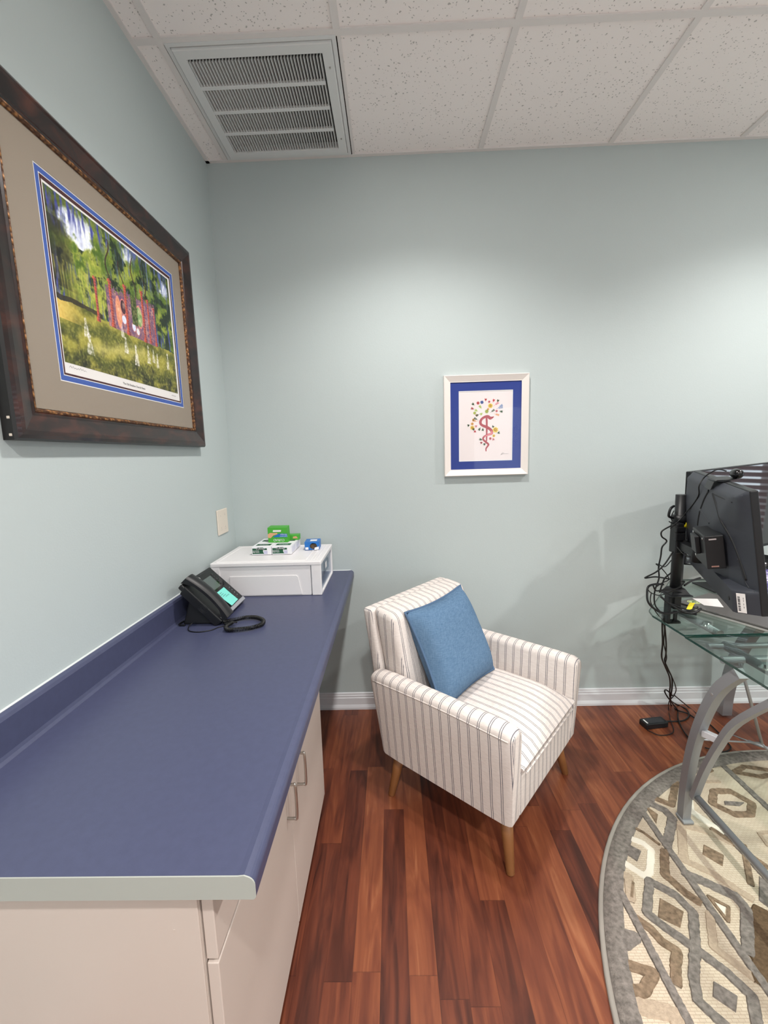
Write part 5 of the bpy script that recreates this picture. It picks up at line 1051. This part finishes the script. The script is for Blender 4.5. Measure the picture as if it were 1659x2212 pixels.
mm = Matrix.Translation(Q(0.40, -0.05, -0.045)) @ mw.to_track_quat('Z', 'Y').to_matrix().to_4x4() @ Matrix.Diagonal((1, 1, 1.9, 1)); xf(b, mm); obj('camera_body', b, mat('gloss_black', (14, 14, 16), 0.2), wc, world=True)
b = B(); tube(b, smoothpath(CAB_WEB, 6), 0.0022, 8); obj('webcam_cord', b, M['rubber'], wc, world=True)

m2 = thing('computer_monitor', 'second monitor facing the room with a glossy screen reflecting window blinds', 'monitor', (2.45, 1.93, 0.93))
S0 = Vector((2.120, 1.800, 1.326)); S1 = Vector((2.74, 2.045, 1.352)); sw = (S1 - S0); SL = sw.length; sw.normalize(); sd = Vector((0.035, 0.02, -0.42)); sd = (sd - sw * sd.dot(sw)); SH = 0.405; sd.normalize(); sn_ = sw.cross(sd)
if sn_.y > 0: sn_ = -sn_
def S(a, c, n_=0.0): return S0 + sw * a * SL + sd * c * SH + sn_ * n_
b = B(); hexa(b, [S(0, 0, -0.02), S(1, 0, -0.02), S(1, 1, -0.02), S(0, 1, -0.02), S(0, 0, 0), S(1, 0, 0), S(1, 1, 0), S(0, 1, 0)], 0.003, 2); z2 = obj('bezel', b, M['black'], m2, world=True)
b = B(); hexa(b, [S(0.008, 0.012, 0), S(0.992, 0.012, 0), S(0.992, 0.965, 0), S(0.008, 0.965, 0), S(0.008, 0.012, 0.0006), S(0.992, 0.012, 0.0006), S(0.992, 0.965, 0.0006), S(0.008, 0.965, 0.0006)]); obj('screen', b, mat('glossy_screen', (16, 16, 20), 0.04, spec=1.0, coat=1.0), z2, world=True)
b = B(); hexa(b, [S(0.25, 0.3, -0.05), S(0.75, 0.3, -0.05), S(0.75, 0.8, -0.05), S(0.25, 0.8, -0.05), S(0.1, 0.15, -0.02), S(0.9, 0.15, -0.02), S(0.9, 0.9, -0.02), S(0.1, 0.9, -0.02)], 0.005, 2); obj('back_shell', b, M['matteblack'], m2, world=True)
b = B(); box(b, 2.42, 2.47, 1.97, 2.0, GZ + 0.006, 1.12, 0.004); box(b, 2.36, 2.53, 1.93, 2.08, GZ + 0.0005, GZ + 0.007, 0.002); obj('stand', b, M['black'], m2, world=True)

# ---------------- things on the desk ----------------
lt_ = thing('closed_laptop', 'closed graphite laptop lying on the glass beside the pole', 'laptop', (2.28, 1.82, GZ), 0)
u_ = Vector((0.096, -0.193, 0)).normalized(); v_ = Vector((0.193, 0.096, 0)).normalized(); l0 = Vector((2.088, 1.778, GZ + 0.0008))
def LQ(a, c, z): return l0 + u_ * a + v_ * c + Vector((0, 0, z))
b = B(); hexa(b, [LQ(a, c, 0.0) for a, c in ((0, 0), (0.34, 0), (0.34, 0.24), (0, 0.24))] + [LQ(a, c, 0.009) for a, c in ((0, 0), (0.34, 0), (0.34, 0.24), (0, 0.24))], 0.002, 2); obj('base', b, mat('laptop_side_silver', (206, 204, 200), 0.35, metal=0.5), lt_, world=True)
b = B(); hexa(b, [LQ(a, c, 0.0105) for a, c in ((0, 0), (0.34, 0), (0.34, 0.24), (0, 0.24))] + [LQ(a, c, 0.018) for a, c in ((0, 0), (0.34, 0), (0.34, 0.24), (0, 0.24))], 0.002, 2); ld = obj('lid', b, M['laptop'], lt_, world=True)
ctr = Vector((2.150, 1.768, GZ + 0.0192))
b = B(); lathe(b, [(0.0235, 0), (0.0235, 0.0004)], 28); xf(b, Matrix.Translation(ctr)); sk = obj('round_sticker', b, mat('pale_green_sticker', (196, 206, 150), 0.6), ld, world=True)
b = B(); tube(b, [ctr + Vector((0.0185 * math.cos(t), 0.0185 * math.sin(t), 0.0005)) for t in [2 * PI * k / 24 for k in range(24)]], 0.0007, 6, closed=True)
tube(b, smoothpath([ctr + Vector(p) for p in ((-0.008, -0.006, 0.0006), (0, 0.009, 0.0006), (0.008, -0.004, 0.0006), (-0.006, 0.001, 0.0006), (0.009, 0.004, 0.0006))], 4), 0.001, 6); obj('sticker_emblem', b, M['boxgreen'], sk, world=True)
def paper(name, lab, pts, z):
    b = B(); prism(b, [(x, y, z + (q[0] if q else 0)) for x, y, *q in pts], (0, 0, 0.0006)); cx_ = sum(p[0] for p in pts) / len(pts); cy_ = sum(p[1] for p in pts) / len(pts)
    me = obj(name, b, M['white']); me.data.transform(Matrix.Translation((-cx_, -cy_, -z))); me.location = (cx_, cy_, z); tag(me, lab, 'paper')
paper('paper_slip', 'small white paper slip lying on the laptop lid', [(2.175, 1.812), (2.275, 1.800), (2.225, 1.700), (2.165, 1.728)], GZ + 0.0195)
paper('paper_sheet', 'white paper sheet lying on the glass beside the monitor edge', [(2.44, 1.800), (2.66, 1.80), (2.62, 1.55), (2.30, 1.60), (2.31, 1.63)], GZ + 0.001)
tb = thing('tissue_box', 'purple tissue box with small white floral print behind the monitor', 'box', (2.62, 1.92, GZ), math.radians(8))
b = B(); box(b, -0.115, 0.115, -0.055, 0.055, 0.0005, 0.095, 0.002); 
tm = mat('purple_print_card', (92, 84, 142), 0.6); nt = tm.node_tree; tc = nt.nodes.new('ShaderNodeTexCoord'); vv = nt.nodes.new('ShaderNodeTexVoronoi'); vv.inputs['Scale'].default_value = 70; nt.links.new(tc.outputs['Object'], vv.inputs['Vector'])
nt.links.new(ramp(nt, vv.outputs['Distance'], [(0.30, lin((222, 214, 238))), (0.40, lin((92, 84, 142)))]), nt.nodes['Principled BSDF'].inputs['Base Color']); obj('carton', b, tm, tb)
bg = thing('plastic_bag', 'crumpled pale blue plastic packet lying in front of the tissue box', 'plastic packet', (2.56, 1.83, GZ))
b = B(); bmesh.ops.create_grid(b, x_segments=26, y_segments=14, size=1.0)
for v in b.verts:
    x, y = v.co.x, v.co.y; e = max(0, 1 - max(abs(x), abs(y)) ** 6)
    v.co = Vector((x * 0.13, y * 0.036, 0.003 + e * (0.022 + 0.016 * noise.noise(Vector((x * 3.3, y * 3, 1))) + 0.012 * abs(noise.noise(Vector((x * 8, y * 6, 4)))))))
r_ = bmesh.ops.extrude_face_region(b, geom=b.faces[:]); 
for g in r_['geom']:
    if isinstance(g, bmesh.types.BMVert): g.co.z = max(0.0006, g.co.z - 0.0025)
obj('film', b, mat('pale_blue_film', (150, 176, 192), 0.25), bg, smooth=True)
bt = thing('black_bowl', 'glossy black desk tray standing behind the purple tissue box', 'tray', (2.67, 2.08, GZ))
b = B(); n = 28; prof_ = [(0.0, 0.001), (0.085, 0.001), (0.098, 0.05), (0.10, 0.125), (0.095, 0.128), (0.09, 0.05), (0.08, 0.008)]
lathe(b, [(0.02, 0.001)] + prof_[1:] + [(0.02, 0.007)], 30); obj('shell', b, mat('gloss_black_tray', (14, 14, 16), 0.15), bt)
b = B(); hexa(b, [(-0.06, -0.03, 0.01), (-0.01, -0.03, 0.01), (-0.01, 0.0, 0.01), (-0.06, 0, 0.01), (-0.09, -0.05, 0.105), (-0.03, -0.04, 0.10), (-0.03, -0.03, 0.10), (-0.09, -0.04, 0.105)], 0.002, 1)
cd2 = obj('dark_red_notebook', b, mat('dark_red_cover', (92, 18, 40), 0.5)); cd2.location = (2.67, 2.08, GZ); tag(cd2, 'dark red notebook standing inside the black tray', 'notebook')

# ---------------- cables ----------------
labs = ['thin black cable looped beside the top of the pole', 'long black cable hanging left of the pole', 'black cable bowing out to a point on the left', 'black cable with a small loop left of the pole', 'black cable crossing below the small loop',
        'short black cable between pole and monitor', 'thick black cable running over the laptop to the monitor', 'black cable curving down behind the pole', 'thick black cable forming the widest loop at the desk corner', 'thin black cable crossing the clamp',
        'black cable wrapped around the pole foot', 'black cable lying in front of the laptop', 'black cable under the yellow strap', 'thin black cable dipping past the glass edge', 'grey-black cable sagging below the monitor mount']
for i, c in enumerate(CABS):
    r = 0.0042 if i in (6, 8, 11) else 0.003 if i in (1, 2, 7, 10, 12, 5) else 0.0020
    b = B(); pth = smoothpath(c, 6); o0 = Vector(c[0]); tube(b, [p - o0 for p in pth], r, 8)
    o = obj('cable', b, M['rubber']); o.location = o0; tag(o, labs[i], 'cable', 'black cables tangled around the monitor pole')
labs = ['thick black cable dropping from the desk corner and running to the left floor', 'thick black cable dropping and running under the curved leg', 'thin black cable dropping and curling back to the power adapter', 'black cable looping from the baseboard to the power adapter', 'black cable snaking over the floor behind the desk legs']
for i, c in enumerate(DROPS):
    b = B(); pth = smoothpath(c, 6); o0 = Vector(c[-1]); tube(b, [p - o0 for p in pth], (0.0034, 0.0034, 0.0022, 0.0036, 0.003)[i], 8)
    o = obj('cable', b, M['rubber']); o.location = o0; tag(o, labs[i], 'cable', 'black cables hanging down to the floor')
st = thing('yellow_cable_strap', 'bright yellow strap wrapped round the cables in front of the laptop', 'cable strap', (2.10, 1.715, GZ))
b = B(); tA = Vector((2.123, 1.738, 0.77)); tB = Vector((2.079, 1.7, 0.745)); du = (tA - tB).normalized(); dv = Vector((0.92, -0.39, 0)); c0 = (tA + tB) / 2; hl_ = (tA - tB).length / 2
LV = []
for a_, h_ in ((-hl_, 0.0), (-hl_ * 0.6, 0.003), (0, 0.004), (hl_ * 0.6, 0.003), (hl_, 0.0)):
    o_ = c0 + du * a_ + Vector((0, 0, h_)); LV.append([b.verts.new(o_ + dv * 0.009), b.verts.new(o_ - dv * 0.009), b.verts.new(o_ - dv * 0.009 + Vector((0, 0, 0.002))), b.verts.new(o_ + dv * 0.009 + Vector((0, 0, 0.002)))])
for A, C in zip(LV, LV[1:]):
    for k in range(4): b.faces.new((A[k], A[(k + 1) % 4], C[(k + 1) % 4], C[k]))
b.faces.new(LV[0]); b.faces.new(LV[-1])
obj('band', b, M['yellow'], st, world=True)
hb = thing('usb_adapter', 'small black adapter plug lying at the clamp beside the laptop corner', 'adapter', (2.055, 1.70, GZ), math.radians(-35))
b = B(); box(b, -0.012, 0.05, -0.012, 0.012, 0.001, 0.016, 0.003); obj('plug_body', b, M['black'], hb)
b = B(); box(b, 0.0, 0.02, -0.0122, 0.0, 0.016, 0.0166); obj('label_print', b, M['greyplate'], hb)
ad = thing('power_adapter', 'black power adapter brick lying on the floor under the desk corner', 'power adapter', (2.182, 2.030, 0), math.radians(8))
b = B(); box(b, -0.062, 0.062, -0.027, 0.027, 0.0, 0.030, 0.005, 3); obj('brick', b, M['black'], ad)
b = B(); box(b, -0.05, 0.045, -0.018, 0.018, 0.030, 0.0303); obj('rating_label', b, mat('grey_rating_label', (44, 45, 50), 0.5), ad)
b = B(); box(b, -0.052, -0.045, -0.018, 0.014, 0.0303, 0.0307); obj('white_stripe', b, M['white'], ad)
for nm, obs in (('x', []),): pass
